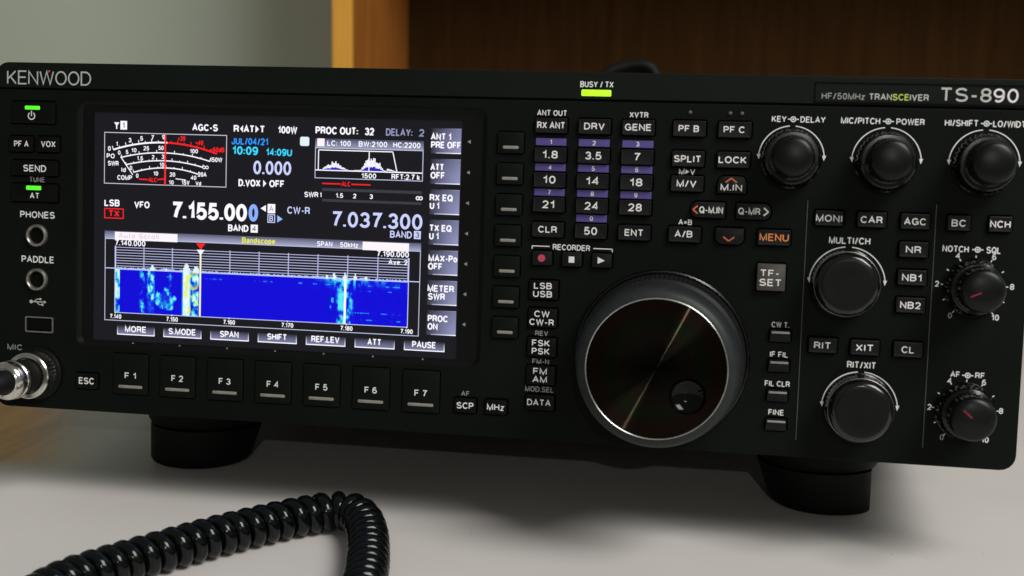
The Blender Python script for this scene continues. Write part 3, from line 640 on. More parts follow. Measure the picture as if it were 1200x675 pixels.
# --- knobs
def dual_knob(cx, cy, r_out, r_in, z_top, ptr=None):
    mb = MB()
    lathe(mb, [(r_out, 0.1), (r_out, -1.0), (r_out - 0.2, -1.4, 0.45), (r_out - 0.6, -7.4, 0.5), (r_out - 1.3, -8.8, 0.2), (r_out - 1.9, -9.2), (r_in, -9.3)], n=72)
    o = mb.build('dual_knob', 'knob_plastic', radio, A(cx, cy), smooth=28)
    mb = MB()
    lathe(mb, [(r_in + 0.7, -9.0), (r_in + 0.7, -9.8), (r_in + 0.4, -10.2, 0.35), (r_in + 0.15, z_top + 2.2, 0.35), (r_in - 0.1, z_top + 1.6)], n=64)
    k = mb.build('inner_knob', 'knob_plastic', o, (0, 0, 0), smooth=28)
    mb = MB(); lathe(mb, [(r_in - 0.05, z_top + 1.7), (r_in - 0.2, z_top + 1.1), (r_in - 0.6, z_top + 0.55), (r_in - 1.2, z_top + 0.15), (r_in - 1.9, z_top - 0.12), (r_in - 3.5, z_top - 0.42), (r_in - 5.2, z_top - 0.62), (0.2, z_top - 0.7)], n=64)
    c = mb.build('knob_cap', 'knob_cap', o, (0, 0, 0), smooth=35)
    if ptr:
        mb = MB(); p = MB(); a = math.radians(ptr); ca, sa = math.cos(a), -math.sin(a)
        seg(p, (ca * (r_in * 0.15), sa * (r_in * 0.15)), (ca * (r_in - 2.6), sa * (r_in - 2.6)), 0.6, z_top - 0.74)
        p.build('pointer', 'pointer_red', o, (0, 0, 0))
dual_knob(312.4, 29.6, 10.9, 7.2, -20)
dual_knob(345.4, 29.9, 11.0, 7.3, -20)
dual_knob(378.8, 29.8, 11.0, 7.3, -20)
dual_knob(377.9, 73.4, 10.4, 7.5, -20, 205)
dual_knob(377.3, 117.7, 10.4, 7.7, -20, 140)
for cx, cy in ((333.4, 73.6), (340.4, 118.3)):
    mb = MB(); lathe(mb, [(12.2, 0.1), (12.2, -1.2), (11.9, -1.5, 0.25), (11.5, -9.4, 0.25), (11.4, -9.9)], n=96)
    o = mb.build('encoder_knob', 'knob_plastic', radio, A(cx, cy), smooth=28)
    mb = MB(); lathe(mb, [(11.4, -9.9)] + [(8.9 + 2.5 * math.cos(math.radians(a)), -10.3 - 3.6 * math.sin(math.radians(a))) for a in (0, 12, 25, 38, 52, 66, 80)], n=96); mb.build('polished_chamfer', 'knob_gloss', o, (0, 0, 0), smooth=30)
    mb = MB(); arc = [(11.35 + 0.22 * math.cos(math.radians(a)), -9.95 - 0.25 * math.sin(math.radians(a))) for a in (-60, 0, 45, 90, 150)]
    lathe(mb, arc, n=96); mb.f.pop(); mb.m.pop(); mb.c.pop(); mb.build('edge_glint_ring', 'jack_metal', o, (0, 0, 0), smooth=60)  # metal ring added to stand in for the reflection along the knob's edge
    mb = MB(); lathe(mb, [(9.36, -13.8), (8.9, -14.02), (8.3, -14.05), (4, -13.9), (0.2, -13.88)], n=96); mb.build('knob_cap', 'knob_cap', o, (0, 0, 0), smooth=30)

# --- the tuning knob
KX, KY = 268.9, 103.9
mb = MB(); lathe(mb, [(32.3, 0.1), (32.3, -2.6), (31.9, -3.1), (31.3, -3.2), (30.9, -2.6)], n=128)
tk = mb.build('tuning_knob', 'knob_plastic', radio, A(KX, KY), smooth=30)
mb = MB(); lathe(mb, [(29.6, -1.0), (29.6, -4.5), (30.6, -5.0, 0.0), (30.8, -6.0, 0.6), (30.4, -17.0, 0.6), (29.8, -18.2, 0), (28.6, -19.4)], n=220)
mb.build('grip_ring', 'rubber_black', tk, (0, 0, 0), smooth=28)
mb = MB(); lathe(mb, [(28.2, -19.0), (28.7, -20.5, 0.12), (28.6, -24.0, 0.12), (28.2, -31.5), (27.6, -33.8), (26.4, -35.2), (24.9, -35.8), (24.5, -35.9)], n=128); mb.f.pop(); mb.m.pop(); mb.c.pop()
mb.build('skirt', 'skirt_grey', tk, (0, 0, 0), smooth=30)
mb = MB(); lathe(mb, [(24.6, -35.6), (24.55, -36.2), (24.4, -36.32), (24.2, -36.2), (24.05, -35.6)], n=128); mb.f.pop(); mb.m.pop(); mb.c.pop()
mb.build('face_rim', 'polished_rim', tk, (0, 0, 0), smooth=40)
DX, DY, DR = 11.1, 8.9, 6.4
n_ = 96; RO = 24.1
mb = MB()                                      # face plate: rings round the centre, cut out for the finger dimple
outer = [(RO * math.cos(2 * math.pi * k / n_), RO * math.sin(2 * math.pi * k / n_), -36.0) for k in range(n_)]
inner = [(DX + DR * math.cos(2 * math.pi * k / n_), DY + DR * math.sin(2 * math.pi * k / n_), -36.0) for k in range(n_)]
loops = [[tuple(a_ * (1 - t) + b_ * t for a_, b_ in zip(o_, i_)) for o_, i_ in zip(outer, inner)] for t in (0, 0.25, 0.5, 0.75, 1)]
loft(mb, loops, cap1=False)
mb.build('face_plate', 'spun_face', tk, (0, 0, 0))
mb = MB(); depth = 3.4; loops = []
for t in (0, 0.03, 0.08, 0.2, 0.4, 0.6, 0.8, 0.93, 0.985):
    rr = DR * math.cos(t * math.pi / 2); zz = depth * math.sin(t * math.pi / 2)
    loops.append([(DX + rr * math.cos(2 * math.pi * k / 64), DY + rr * math.sin(2 * math.pi * k / 64), -36.0 + zz) for k in range(64)])
loft(mb, loops); mat('dimple_gloss', (0.002, 0.002, 0.002), 0.07, spec=0.2, var=0.1)
mb.build('finger_dimple', 'dimple_gloss', tk, (0, 0, 0), smooth=60)

# --- the screen: recessed bezel, glass, and what it shows
mb = MB()
def ring(o_, w0, h0, w1, h1, z, mi=0):
    a_ = [(117.7 + x, 63.2 + y, z) for x, y in outline(w0, h0, 2.4, 5)]; b_ = [(116.05 + x, 64.3 + y, z) for x, y in outline(w1, h1, 0.6, 5)]
    n = len(a_); o_.add(a_ + b_, [(k, (k + 1) % n, n + (k + 1) % n, n + k) for k in range(n)], mi)
loft(mb, [[(117.7 + x, 63.2 + y, z) for x, y in outline(165.6 - 2 * i, 98.2 - 2 * i, 4.3 - i)] for i, z in ((0, 0.35), (1.9, 1.5))], cap1=False)
ring(mb, 161.8, 94.4, 149.4, 90.8, 1.5)
w1 = [(116.05 + x, 64.3 + y) for x, y in outline(149.4, 90.8, 0.6)]
loft(mb, [[(x, y, 1.5) for x, y in w1], [(x, y, 2.2) for x, y in w1]], cap1=False)
bz = mb.build('display_bezel', 'bezel_plastic', radio, A(0, 0), smooth=30)
mb = MB()
for i in range(7): x = 58.8 + i * 19.82; poly(mb, [(x - 0.75, 110.9), (x, 109.75), (x + 0.75, 110.9)], 1.46)
for i in range(7): y = 26.7 + i * 11.55; poly(mb, [(194.0, y - 0.75), (192.7, y), (194.0, y + 0.75)], 1.46)
mb.build('key_marks', 'ink_d', bz, (0, 0, 0))
mb = MB(); poly(mb, [(116.05 + x, 64.3 + y) for x, y in outline(149.4, 90.8, 0.6)], 2.1, 0, lin((23, 23, 28)))
scr = mb.build('display_screen', 'screen_light', radio, A(0, 0)); scr['label'] = 'lit colour screen with a meter, two frequencies and a blue waterfall'
WH = (1.0, 0.98, 1.05); BW = lin((205, 212, 255)); GR = lin((150, 155, 190)); RD = lin((255, 32, 36)); CY = lin((60, 215, 255)); BL = lin((45, 150, 250)); YE = lin((235, 235, 60)); DK = lin((25, 25, 35)); PK = lin((255, 246, 252))
ZS = 2.05
def rect(mb, x0, y0, x1, y1, z, col): mb.add([(x0, y0, z), (x1, y0, z), (x1, y1, z), (x0, y1, z)], [(0, 1, 2, 3)], 0, [col])
def frame(mb, x0, y0, x1, y1, t, z, col):
    for q in ((x0, y0, x1, y0 + t), (x0, y1 - t, x1, y1), (x0, y0 + t, x0 + t, y1 - t), (x1 - t, y0 + t, x1, y1 - t)): rect(mb, *q, z, col)
def T(mb, s, x, y, w_, h_, col, bold=0.030, dz=0.0): text(mb, s, x, y, w_, h_, ZS - 0.03 - dz, 0, col, 0.145 + bold * 2.0)
def part(mb, name, label=None):
    o = mb.build(name, 'screen_light', scr, (0, 0, 0))
    if label: o['label'] = label
    return o
# status line, clock, frequencies
mb = MB()
rect(mb, 52.4, 22.1, 55.2, 25.5, ZS, WH); T(mb, '1', 53.8, 23.8, 0.9, 2.2, DK, dz=0.02)
poly(mb, [(49.7, 22.7), (52.0, 22.7), (50.85, 24.2)], ZS - 0.02, 0, WH); rect(mb, 50.6, 22.7, 51.1, 25.3, ZS - 0.04, WH)
part(mb, 'antenna_mark'); mb = MB()
T(mb, 'AGC-S', 87.8, 23.9, 10.6, 2.7, WH); T(mb, 'R', 100.7, 24.0, 2.2, 2.8, WH); poly(mb, [(103.4, 22.6), (102.2, 24.0), (103.4, 25.4)], ZS, 0, WH)
T(mb, 'AT', 105.9, 24.0, 4.4, 2.8, WH); poly(mb, [(108.5, 22.6), (109.9, 24.0), (108.5, 25.4)], ZS, 0, WH); T(mb, 'T', 111.3, 24.0, 2.1, 2.8, WH)
part(mb, 'gain_status'); mb = MB()
T(mb, '100W', 121.5, 24.0, 7.9, 2.8, WH); T(mb, 'PROC OUT:', 141.3, 23.8, 17.0, 2.9, WH); T(mb, '32', 154.3, 23.8, 3.7, 2.9, WH)
T(mb, 'DELAY:', 166.0, 23.8, 10.4, 2.8, GR, 0.012); T(mb, '2', 174.8, 23.8, 2.0, 2.8, GR, 0.012)
part(mb, 'power_status'); mb = MB()
T(mb, 'D.VOX', 106.4, 44.9, 9.0, 2.8, WH); poly(mb, [(112.0, 43.5), (113.3, 44.9), (112.0, 46.3)], ZS, 0, WH); T(mb, 'OFF', 117.6, 44.9, 6.2, 2.8, WH)
part(mb, 'vox_status'); mb = MB()
T(mb, 'LSB', 49.1, 54.6, 6.5, 2.7, WH); T(mb, 'VFO', 61.8, 54.9, 6.5, 2.7, WH); frame(mb, 45.8, 56.7, 54.1, 60.8, 0.4, ZS, RD); T(mb, 'TX', 49.95, 58.75, 4.6, 2.6, RD)
part(mb, 'mode_status'); mb = MB()
T(mb, 'CW-R', 126.6, 54.9, 9.2, 2.8, BW, 0.01); part(mb, 'mode_status')
mb = MB(); T(mb, 'JUL/04/21', 106.3, 28.8, 15.0, 2.7, BL, 0.02); T(mb, '10:09', 104.4, 32.4, 10.6, 3.3, CY); T(mb, '14:09U', 118.2, 32.7, 10.6, 2.8, CY, 0.02)
T(mb, '0.000', 115.6, 38.8, 15.4, 5.3, BW, 0.012)
mb.add([(x + 128.5, y + 28.2, ZS) for x, y in outline(3.7, 3.5, 0.7)], [tuple(range(24))], 0, [lin((225, 245, 250))]); part(mb, 'clock_readout')
mb = MB(); T(mb, '7.155.00', 89.9, 56.6, 31.4, 6.8, WH, 0.032); T(mb, '0', 108.2, 56.5, 3.9, 6.8, lin((140, 175, 255)), 0.032)
poly(mb, [(113.3, 53.3), (111.1, 54.6), (113.3, 55.9)], ZS, 0, WH); rect(mb, 114.0, 52.8, 117.1, 56.4, ZS, WH); T(mb, 'A', 115.55, 54.6, 1.8, 2.2, GR, 0.0, 0.02)
frame(mb, 114.0, 56.8, 117.1, 60.1, 0.35, ZS, BW); T(mb, 'B', 115.55, 58.45, 1.5, 2.1, BW, 0.01); poly(mb, [(118.0, 57.1), (120.2, 58.5), (118.0, 59.9)], ZS, 0, lin((150, 190, 255)))
T(mb, 'BAND', 102.1, 62.7, 8.4, 2.7, WH); rect(mb, 107.2, 61.1, 110.1, 64.2, ZS, WH); T(mb, '4', 108.65, 62.65, 1.6, 2.1, DK, 0.0, 0.02)
part(mb, 'frequency_readout', 'large white frequency figures on the screen'); mb = MB()
T(mb, '7.037.300', 158.0, 57.7, 36.0, 6.0, BW, 0.014); T(mb, 'BAND', 167.7, 62.7, 8.6, 2.7, BW, 0.012); rect(mb, 172.8, 61.1, 175.5, 64.2, ZS, BW); T(mb, '3', 174.15, 62.65, 1.5, 2.1, DK, 0.0, 0.02)
part(mb, 'frequency_readout', 'smaller bluish second frequency on the screen')
# the needle meter
mb = MB(); frame(mb, 45.6, 26.6, 96.9, 47.0, 0.3, ZS, lin((200, 200, 215)))
rect(mb, 45.9, 26.9, 96.6, 46.7, ZS + 0.02, lin((24, 22, 28)))
def arc3(a_, b_, c_):                         # circle through three points -> centre, radius
    ax, ay, bx, by, cx, cy = *a_, *b_, *c_
    d = 2 * (ax * (by - cy) + bx * (cy - ay) + cx * (ay - by))
    ux = ((ax**2 + ay**2) * (by - cy) + (bx**2 + by**2) * (cy - ay) + (cx**2 + cy**2) * (ay - by)) / d
    uy = ((ax**2 + ay**2) * (cx - bx) + (bx**2 + by**2) * (ax - cx) + (cx**2 + cy**2) * (bx - ax)) / d
    return ux, uy, math.hypot(ax - ux, ay - uy)
def yarc(c, x): return c[1] - math.sqrt(c[2]**2 - (x - c[0])**2)
def meter_arc(a_, b_, c_, t, tick, n, split=None, up=True):
    c = arc3(a_, b_, c_); N = 40; xs = [a_[0] + (c_[0] - a_[0]) * k / N for k in range(N + 1)]
    for x0, x1 in zip(xs, xs[1:]):
        col = RD if split and x0 > split else WH
        seg(mb, (x0 - 0.05, yarc(c, x0)), (x1 + 0.05, yarc(c, x1)), t, ZS, 0, col)
    for k in range(n + 1):
        x = a_[0] + (c_[0] - a_[0]) * k / n; y = yarc(c, x); L = tick * (1.5 if k % 2 == 0 else 0.8)
        seg(mb, (x, y), (c[0] + (x - c[0]) * (1 + L / c[2]), c[1] + (y - c[1]) * (1 + L / c[2])), 0.3, ZS - 0.01, 0, RD if split and x > split else WH)
meter_arc((49.5, 33.5), (71.4, 30.2), (92.7, 34.0), 0.65, 1.0, 16, 71.4)
meter_arc((53.1, 36.4), (71.4, 34.2), (89.9, 37.0), 0.45, 0.7, 10)
meter_arc((55.0, 39.3), (71.4, 37.3), (87.0, 39.4), 0.45, 0.7, 10)
meter_arc((58.2, 42.2), (71.5, 40.1), (85.2, 42.2), 0.45, 0.7, 8)
seg(mb, (52.6, 36.2), (57.8, 43.2), 0.4, ZS - 0.01, 0, WH)
for s, x, y, w_, h_, col in (('0', 47.8, 33.1, 1.2, 1.9, WH), ('1', 51.0, 31.2, 0.8, 1.8, WH), ('3', 56.5, 29.6, 1.2, 1.8, WH), ('5', 61.4, 28.8, 1.2, 1.8, WH), ('7', 66.0, 28.3, 1.2, 1.8, WH), ('9', 70.6, 28.0, 1.2, 1.8, WH),
    ('+20', 78.1, 28.4, 3.2, 1.9, RD), ('+40', 85.5, 29.9, 3.3, 1.9, RD), ('+60dB', 93.0, 32.4, 5.8, 1.9, RD), ('PO', 48.4, 36.0, 3.4, 1.9, WH), ('SWR', 49.5, 38.9, 4.6, 1.9, WH), ('Id', 53.9, 41.3, 1.9, 1.9, WH), ('COMP', 54.4, 44.4, 6.3, 1.9, WH),
    ('0', 52.0, 34.6, 1.1, 1.7, WH), ('5', 55.3, 34.3, 1.1, 1.7, WH), ('10', 58.2, 33.5, 2.2, 1.7, WH), ('25', 63.4, 32.6, 2.4, 1.7, WH), ('50', 69.6, 32.3, 2.2, 1.7, WH), ('100', 83.3, 33.2, 3.4, 1.7, WH), ('150W', 92.5, 36.3, 5.2, 1.8, WH),
    ('1.5', 60.8, 36.6, 2.6, 1.7, WH), ('2', 66.3, 36.0, 1.1, 1.7, WH), ('3', 70.4, 35.7, 1.1, 1.7, WH), ('0', 57.0, 40.5, 1.1, 1.7, WH), ('10', 70.0, 38.9, 2.0, 1.7, WH), ('20A', 86.9, 42.2, 3.6, 1.8, WH),
    ('0', 59.7, 43.5, 1.1, 1.7, WH), ('10', 67.5, 42.4, 2.0, 1.7, WH), ('20', 74.5, 42.6, 2.3, 1.7, WH), ('40', 83.3, 43.6, 2.3, 1.7, WH), ('ALC', 66.2, 44.9, 3.6, 1.8, RD), ('10', 74.0, 45.7, 2.1, 1.7, WH), ('15V', 80.0, 45.6, 3.4, 1.8, WH), ('Vd', 85.3, 45.8, 2.3, 1.7, WH)):
    T(mb, s, x, y, w_, h_, col, 0.02)
seg(mb, (60.4, 44.8), (64.2, 44.9), 0.5, ZS, 0, RD); seg(mb, (68.2, 44.8), (71.0, 44.4), 0.5, ZS, 0, RD); seg(mb, (75.8, 44.2), (80.0, 44.6), 0.35, ZS, 0, WH)
arcband(mb, 87.6, 39.4, 0.55, 0.3, 0, 360, ZS, n=12, col=WH); arcband(mb, 88.8, 39.4, 0.55, 0.3, 0, 360, ZS, n=12, col=WH)
rect(mb, 71.05, 27.0, 71.75, 46.9, ZS - 0.05, lin((255, 40, 50))); part(mb, 'signal_meter', 'needle style signal meter with red needle on the screen')
# filter graph, ALC line and SWR bar
mb = MB(); g0, g1 = lin((150, 155, 185)), lin((70, 72, 100))
mb.add([(132.8, 26.9, ZS), (175.7, 26.9, ZS), (175.7, 30.4, ZS), (132.8, 30.4, ZS)], [(0, 1, 2, 3)], 0, [(g1, g1, g0, g0)])
rect(mb, 133.6, 26.9, 136.5, 29.9, ZS - 0.02, PK)
T(mb, 'LC: 100', 142.3, 28.6, 9.4, 2.1, WH, 0.016); T(mb, 'BW:2100', 155.8, 28.6, 11.3, 2.1, WH, 0.016); T(mb, 'HC:2200', 169.1, 28.6, 10.7, 2.1, WH, 0.016)
frame(mb, 132.8, 30.4, 175.7, 42.2, 0.28, ZS, lin((200, 205, 235))); rect(mb, 133.1, 38.8, 175.4, 39.25, ZS, WH)
for p, q in (((134.2, 38.9), (134.2, 31.3)), ((134.2, 31.3), (163.7, 31.3)), ((163.7, 31.3), (165.5, 38.9)), ((154.4, 31.3), (154.4, 38.9))): seg(mb, p, q, 0.38, ZS - 0.02, 0, WH)
rr = random.Random(3)
def humps(x0, x1, fn):
    x = x0
    while x < x1:
        h_ = fn(x) * rr.uniform(0.7, 1.1); rect(mb, x, 38.9 - h_, x + 0.45, 38.9 - h_ * 0.35, ZS - 0.01, WH)
        rect(mb, x, 38.9 - h_ * 0.35, x + 0.45, 38.85, ZS - 0.01, lin((40, 40, 200))); x += 0.5
humps(136, 146, lambda x: 3.2 * max(0, 1 - abs(x - 140.2) / 5.0) + 0.4)
humps(148.5, 161.5, lambda x: 4.4 * math.exp(-((x - 155.5) / 3.6)**4) + 0.3)
humps(161.5, 175, lambda x: 1.2 * max(0, 1 - abs(x - 161.5) / 3.5) + 0.1)
T(mb, '1500', 154.4, 40.7, 5.9, 2.0, WH, 0.02); T(mb, 'RFT:2.7 k', 169.0, 40.7, 11.2, 2.1, WH, 0.02)
rect(mb, 135.9, 43.9, 143.3, 44.4, ZS, RD); rect(mb, 147.6, 43.9, 155.2, 44.4, ZS, RD); T(mb, 'ALC', 145.4, 44.1, 3.6, 1.8, RD, 0.01)
rect(mb, 135.9, 45.9, 175.5, 47.0, ZS, lin((58, 58, 68))); rect(mb, 136.0, 50.1, 175.5, 51.1, ZS, lin((58, 58, 68)))
T(mb, 'SWR', 131.6, 48.6, 5.6, 2.1, WH, 0.02); T(mb, '1', 135.4, 48.6, 0.8, 1.9, WH); T(mb, '1.5', 142.9, 48.6, 3.0, 1.8, WH, 0.02); T(mb, '2', 149.0, 48.6, 1.3, 1.8, WH); T(mb, '3', 155.6, 48.6, 1.3, 1.8, WH)
for x in (173.9, 175.1): arcband(mb, x, 48.6, 0.6, 0.4, 0, 360, ZS, n=12, col=WH)
part(mb, 'filter_graph')
# soft keys shown on the screen
def lines(*a_): return a_
SK = [(('ANT 1', 182.4, 8.0), ('PRE OFF', 184.4, 11.7)), (('ATT', 181.2, 5.3), ('OFF', 181.5, 5.7)), (('RX EQ', 183.1, 9.0), ('U 1', 180.6, 3.8)), (('TX EQ', 183.1, 8.7), ('U 1', 180.7, 3.8)), (('MAX-Po', 184.4, 11.3), ('OFF', 181.5, 5.7)), (('METER', 183.9, 10.4), ('SWR', 182.3, 6.7)), (('PROC', 183.1, 8.0), ('ON', 181.1, 4.0))]
d0, d1 = lin((32, 31, 40)), lin((150, 152, 195))
for i, two in enumerate(SK):
    mb = MB(); y0 = 21.9 + i * 11.55; y1 = y0 + 9.5
    mb.add([(178.6, y0, ZS), (190.2, y0, ZS), (190.2, y1, ZS), (178.6, y1, ZS)], [(0, 1, 2, 3)], 0, [(d0, lin((120, 122, 155)), d1, lin((50, 50, 62)))])
    mb.add([(180.5, y1 - 0.4, ZS - 0.01), (190.2, y1 - 0.4, ZS - 0.01), (190.2, y1, ZS - 0.01), (180.5, y1, ZS - 0.01)], [(0, 1, 2, 3)], 0, [(GR, WH, WH, GR)])
    mb.add([(181.5, y0, ZS - 0.01), (190.2, y0, ZS - 0.01), (190.2, y0 + 0.25, ZS - 0.01), (181.5, y0 + 0.25, ZS - 0.01)], [(0, 1, 2, 3)], 0, [(d0, GR, GR, d0)])
    for j, (s, x, w_) in enumerate(two): T(mb, s, x, y0 + 3.15 + 3.1 * j, w_, 2.6, WH, 0.03)
    part(mb, 'soft_key_box', 'on-screen key reading ' + ' '.join(t[0] for t in two))
for i, (s, w_) in enumerate((('MORE', 9.1), ('S.MODE', 11.5), ('SPAN', 7.8), ('SHIFT', 8.1), ('REF.LEV', 11.4), ('ATT', 5.6), ('PAUSE', 9.4))):
    mb = MB(); x = 59.7 + i * 19.72; bg_ = lin((30, 30, 38)); b1 = lin((130, 132, 170))
    mb.add([(x - 8, 103.4, ZS), (x + 8, 103.4, ZS), (x + 8, 107.1, ZS), (x - 8, 107.1, ZS)], [(0, 1, 2, 3)], 0, [(bg_, bg_, b1, b1)])
    rect(mb, x - 8, 106.75, x + 8, 107.15, ZS - 0.01, WH)
    for sx in (-8, 7.65): mb.add([(x + sx, 103.6, ZS - 0.02), (x + sx + 0.35, 103.6, ZS - 0.02), (x + sx + 0.35, 106.9, ZS - 0.02), (x + sx, 106.9, ZS - 0.02)], [(0, 1, 2, 3)], 0, [(bg_, bg_, WH, WH)])
    T(mb, s, x - 0.1, 104.7, w_, 2.5, WH, 0.022); part(mb, 'soft_key_box', 'on-screen key reading ' + s)
# band scope: title bar, grid, spectrum trace, waterfall
mb = MB(); t0, t1 = lin((165, 168, 200)), lin((85, 86, 112))
mb.add([(46.1, 65.7, ZS), (175.7, 65.7, ZS), (175.7, 68.7, ZS), (46.1, 68.7, ZS)], [(0, 1, 2, 3)], 0, [(t1, t1, t0, t0)])
rect(mb, 50.4, 66.0, 76.9, 69.2, ZS - 0.02, PK); rect(mb, 152.6, 66.0, 171.0, 69.2, ZS - 0.02, PK)
T(mb, 'Auto Scroll', 60.5, 67.4, 17.0, 2.0, lin((215, 200, 215)), 0.0); T(mb, 'Bandscope', 110.5, 67.3, 13.6, 2.3, YE, 0.018); T(mb, 'SPAN', 137.4, 67.5, 6.2, 2.0, WH, 0.01); T(mb, '50kHz', 147.2, 67.5, 7.2, 2.0, WH, 0.01)
frame(mb, 46.2, 68.7, 175.7, 101.6, 0.28, ZS, lin((195, 200, 225)))
rect(mb, 46.4, 80.4, 50.7, 80.75, ZS, BW); rect(mb, 171.0, 80.4, 175.5, 80.75, ZS, BW)
T(mb, '7.140.000', 57.0, 70.3, 12.9, 2.3, WH, 0.02); T(mb, '7.190.000', 164.7, 70.3, 12.7, 2.3, WH, 0.02); T(mb, 'Ave. 2', 166.8, 73.4, 7.6, 2.0, WH, 0.02, 0.05)
for k in range(9): rect(mb, 50.8, 72.0 + k * 1.06, 171.0, 72.27 + k * 1.06, ZS, lin((185, 188, 230)))
for k in range(11): x = 50.85 + k * 12.0; rect(mb, x - 0.18, 71.6, x + 0.18, 81.0, ZS - 0.01, lin((190, 192, 235)))
for s, x in (('7.140', 51.0), ('7.150', 75.0), ('7.160', 98.9), ('7.170', 122.9), ('7.180', 146.9), ('7.190', 170.9)): T(mb, s, x, 99.9, 4.9, 1.8, WH, 0.02)
for k in range(6): rect(mb, 50.7 + k * 24.0, 98.0, 51.0 + k * 24.0, 98.7, ZS - 0.01, WH)
rect(mb, 50.5, 98.15, 171.3, 98.45, ZS, lin((190, 195, 235))); rect(mb, 50.45, 71.6, 50.8, 98.2, ZS - 0.015, BW); rect(mb, 171.0, 71.6, 171.3, 98.2, ZS - 0.015, BW)
NU, NV = 260, 52; X0, X1, Y0, Y1 = 50.8, 171.0, 81.0, 98.15
rr = random.Random(11)
def sm(seed):                                # smooth 2-D noise
    g = random.Random(seed); G = [[g.random() for _ in range(60)] for _ in range(60)]
    def f(x, y):
        i, j = int(x) % 58, int(y) % 58; a_, b_ = x - int(x), y - int(y)
        return (G[i][j] * (1 - a_) + G[i + 1][j] * a_) * (1 - b_) + (G[i][j + 1] * (1 - a_) + G[i + 1][j + 1] * a_) * b_
    return f
nA, nB = sm(1), sm(2)
CM = ((0.0, (8, 0, 212)), (0.22, (14, 10, 226)), (0.42, (18, 84, 226)), (0.60, (36, 176, 236)), (0.78, (96, 236, 250)), (0.92, (222, 250, 246)), (1.0, (250, 252, 255)))
def cmap(t):
    t = max(0.0, min(1.0, t))
    for (a_, ca), (b_, cb) in zip(CM, CM[1:]):
        if t <= b_: k = (t - a_) / (b_ - a_); return tuple(p * (1 - k) + q_ * k for p, q_ in zip(ca, cb))
def bump(u, a_, b_, e=0.004): return max(0.0, min(1.0, (u - a_) / e, (b_ - u) / e))
def ss(x, a_, b_):
    x = max(0.0, min(1.0, (x - a_) / (b_ - a_))); return x * x * (3 - 2 * x)
nC, nD = sm(5), sm(9)
def wcol(u, v):
    q = rr.random()
    f = 0.55 * nA(u * 210, v * 13) + 0.45 * nB(u * 250, v * 30)            # fine grain
    g = nC(u * 75 + 2, v * 8 + 1)                                            # clumps
    n = ss(0.55 * g + 0.45 * f, 0.33, 0.66)
    t = 0.03 + 0.07 * f
    t = max(t, bump(u, -0.01, 0.018) * (0.15 + 0.75 * n))
    t = max(t, bump(u, 0.080, 0.110, 0.012) * (0.05 + 0.72 * n), bump(u, 0.108, 0.142, 0.008) * (0.30 + 0.58 * n))
    e = ((u - 0.178) / 0.034) ** 2 + ((v - 0.66) / 0.25) ** 2 + 0.9 * (0.5 - g)
    t = max(t, (0.30 + 0.52 * n) * ss(1.25 - e, 0.0, 0.5), bump(u, 0.184, 0.206, 0.008) * 0.75 * n * (1 - v))
    t = max(t, bump(u, 0.233, 0.268, 0.006) * (0.80 + 0.25 * f), bump(u, 0.266, 0.298, 0.006) * (0.22 + 0.72 * n))
    d = abs(u - 0.7915)
    t = max(t, bump(u, 0.7865, 0.7965, 0.002), (0.16 + 0.62 * n) * ss(0.040 - d, 0.0, 0.022))
    for c in (0.757, 0.823): t = max(t, bump(u, c - 0.006, c + 0.006) * (0.92 - 2.6 * v) * (0.6 + 0.5 * f))
    if 0.74 < u < 0.752 and 0.42 < v < 0.72: t = max(t, 0.62 * n)
    t = max(t, (0.85 * n + 0.10) * max(0, 1 - d / 0.15) * max(0, 1 - v / 0.36), 0.5 * n * ss(u, 0.62, 0.74) * max(0, 1 - v / 0.16))
    if u > 0.80: t = max(t, (0.16 + 0.42 * n) * max(0.0, 1 - v / 0.30), 0.36 * (q > 0.93) * f)
    if v < 0.25: t = max(t, 0.50 * n * bump(v, 0.10, 0.15, 0.01) * (1 if nD(u * 50, 1) > 0.55 else 0.2) * (1 if u < 0.6 else 1.2))
    if u > 0.82:
        for c in (0.24, 0.74, 0.90): t = max(t, (0.15 + 0.42 * n) * bump(v, c - 0.02, c + 0.02, 0.012) * (1 if nD(u * 130, c * 20) > 0.45 else 0.25))
    c = cmap(t)
    y_ = ss(nD(u * 120 + 5, v * 11), 0.52, 0.75) * bump(u, 0.236, 0.296)
    if y_ > 0: c = tuple(p * (1 - 0.8 * y_) + k * 0.8 * y_ for p, k in zip(c, (240, 240, 110)))
    return c
sp = MB()
for i in range(NU):
    u = (i + 0.5) / NU; xa, xb = X0 + (X1 - X0) * i / NU, X0 + (X1 - X0) * (i + 1) / NU
    h_ = 0.5 + 0.5 * rr.random()
    for c, ww, hh in ((0.008, 0.006, 1.2), (0.10, 0.02, 1.2), (0.13, 0.012, 2.4), (0.175, 0.02, 1.6), (0.195, 0.008, 1.4), (0.25, 0.012, 4.2), (0.283, 0.012, 3.2), (0.7915, 0.006, 3.6), (0.755, 0.006, 3.0), (0.825, 0.006, 3.0), (0.73, 0.006, 1.8), (0.695, 0.005, 1.4), (0.86, 0.007, 2.0)):
        h_ = max(h_, hh * math.exp(-((u - c) / ww)**2) * rr.uniform(0.65, 1.0))
    col = lin((185, 200, 250)) if h_ < 1.3 else lin((225, 245, 250))
    rect(sp, xa, 81.0 - h_, xb, 81.0, ZS - 0.02, col)
    for j in range(NV):
        v = (j + 0.5) / NV; ya, yb = Y0 + (Y1 - Y0) * j / NV, Y0 + (Y1 - Y0) * (j + 1) / NV
        rect(sp, xa, ya, xb, yb, ZS - 0.01, lin(tuple(max(0, min(255, c)) for c in wcol(u, v))))
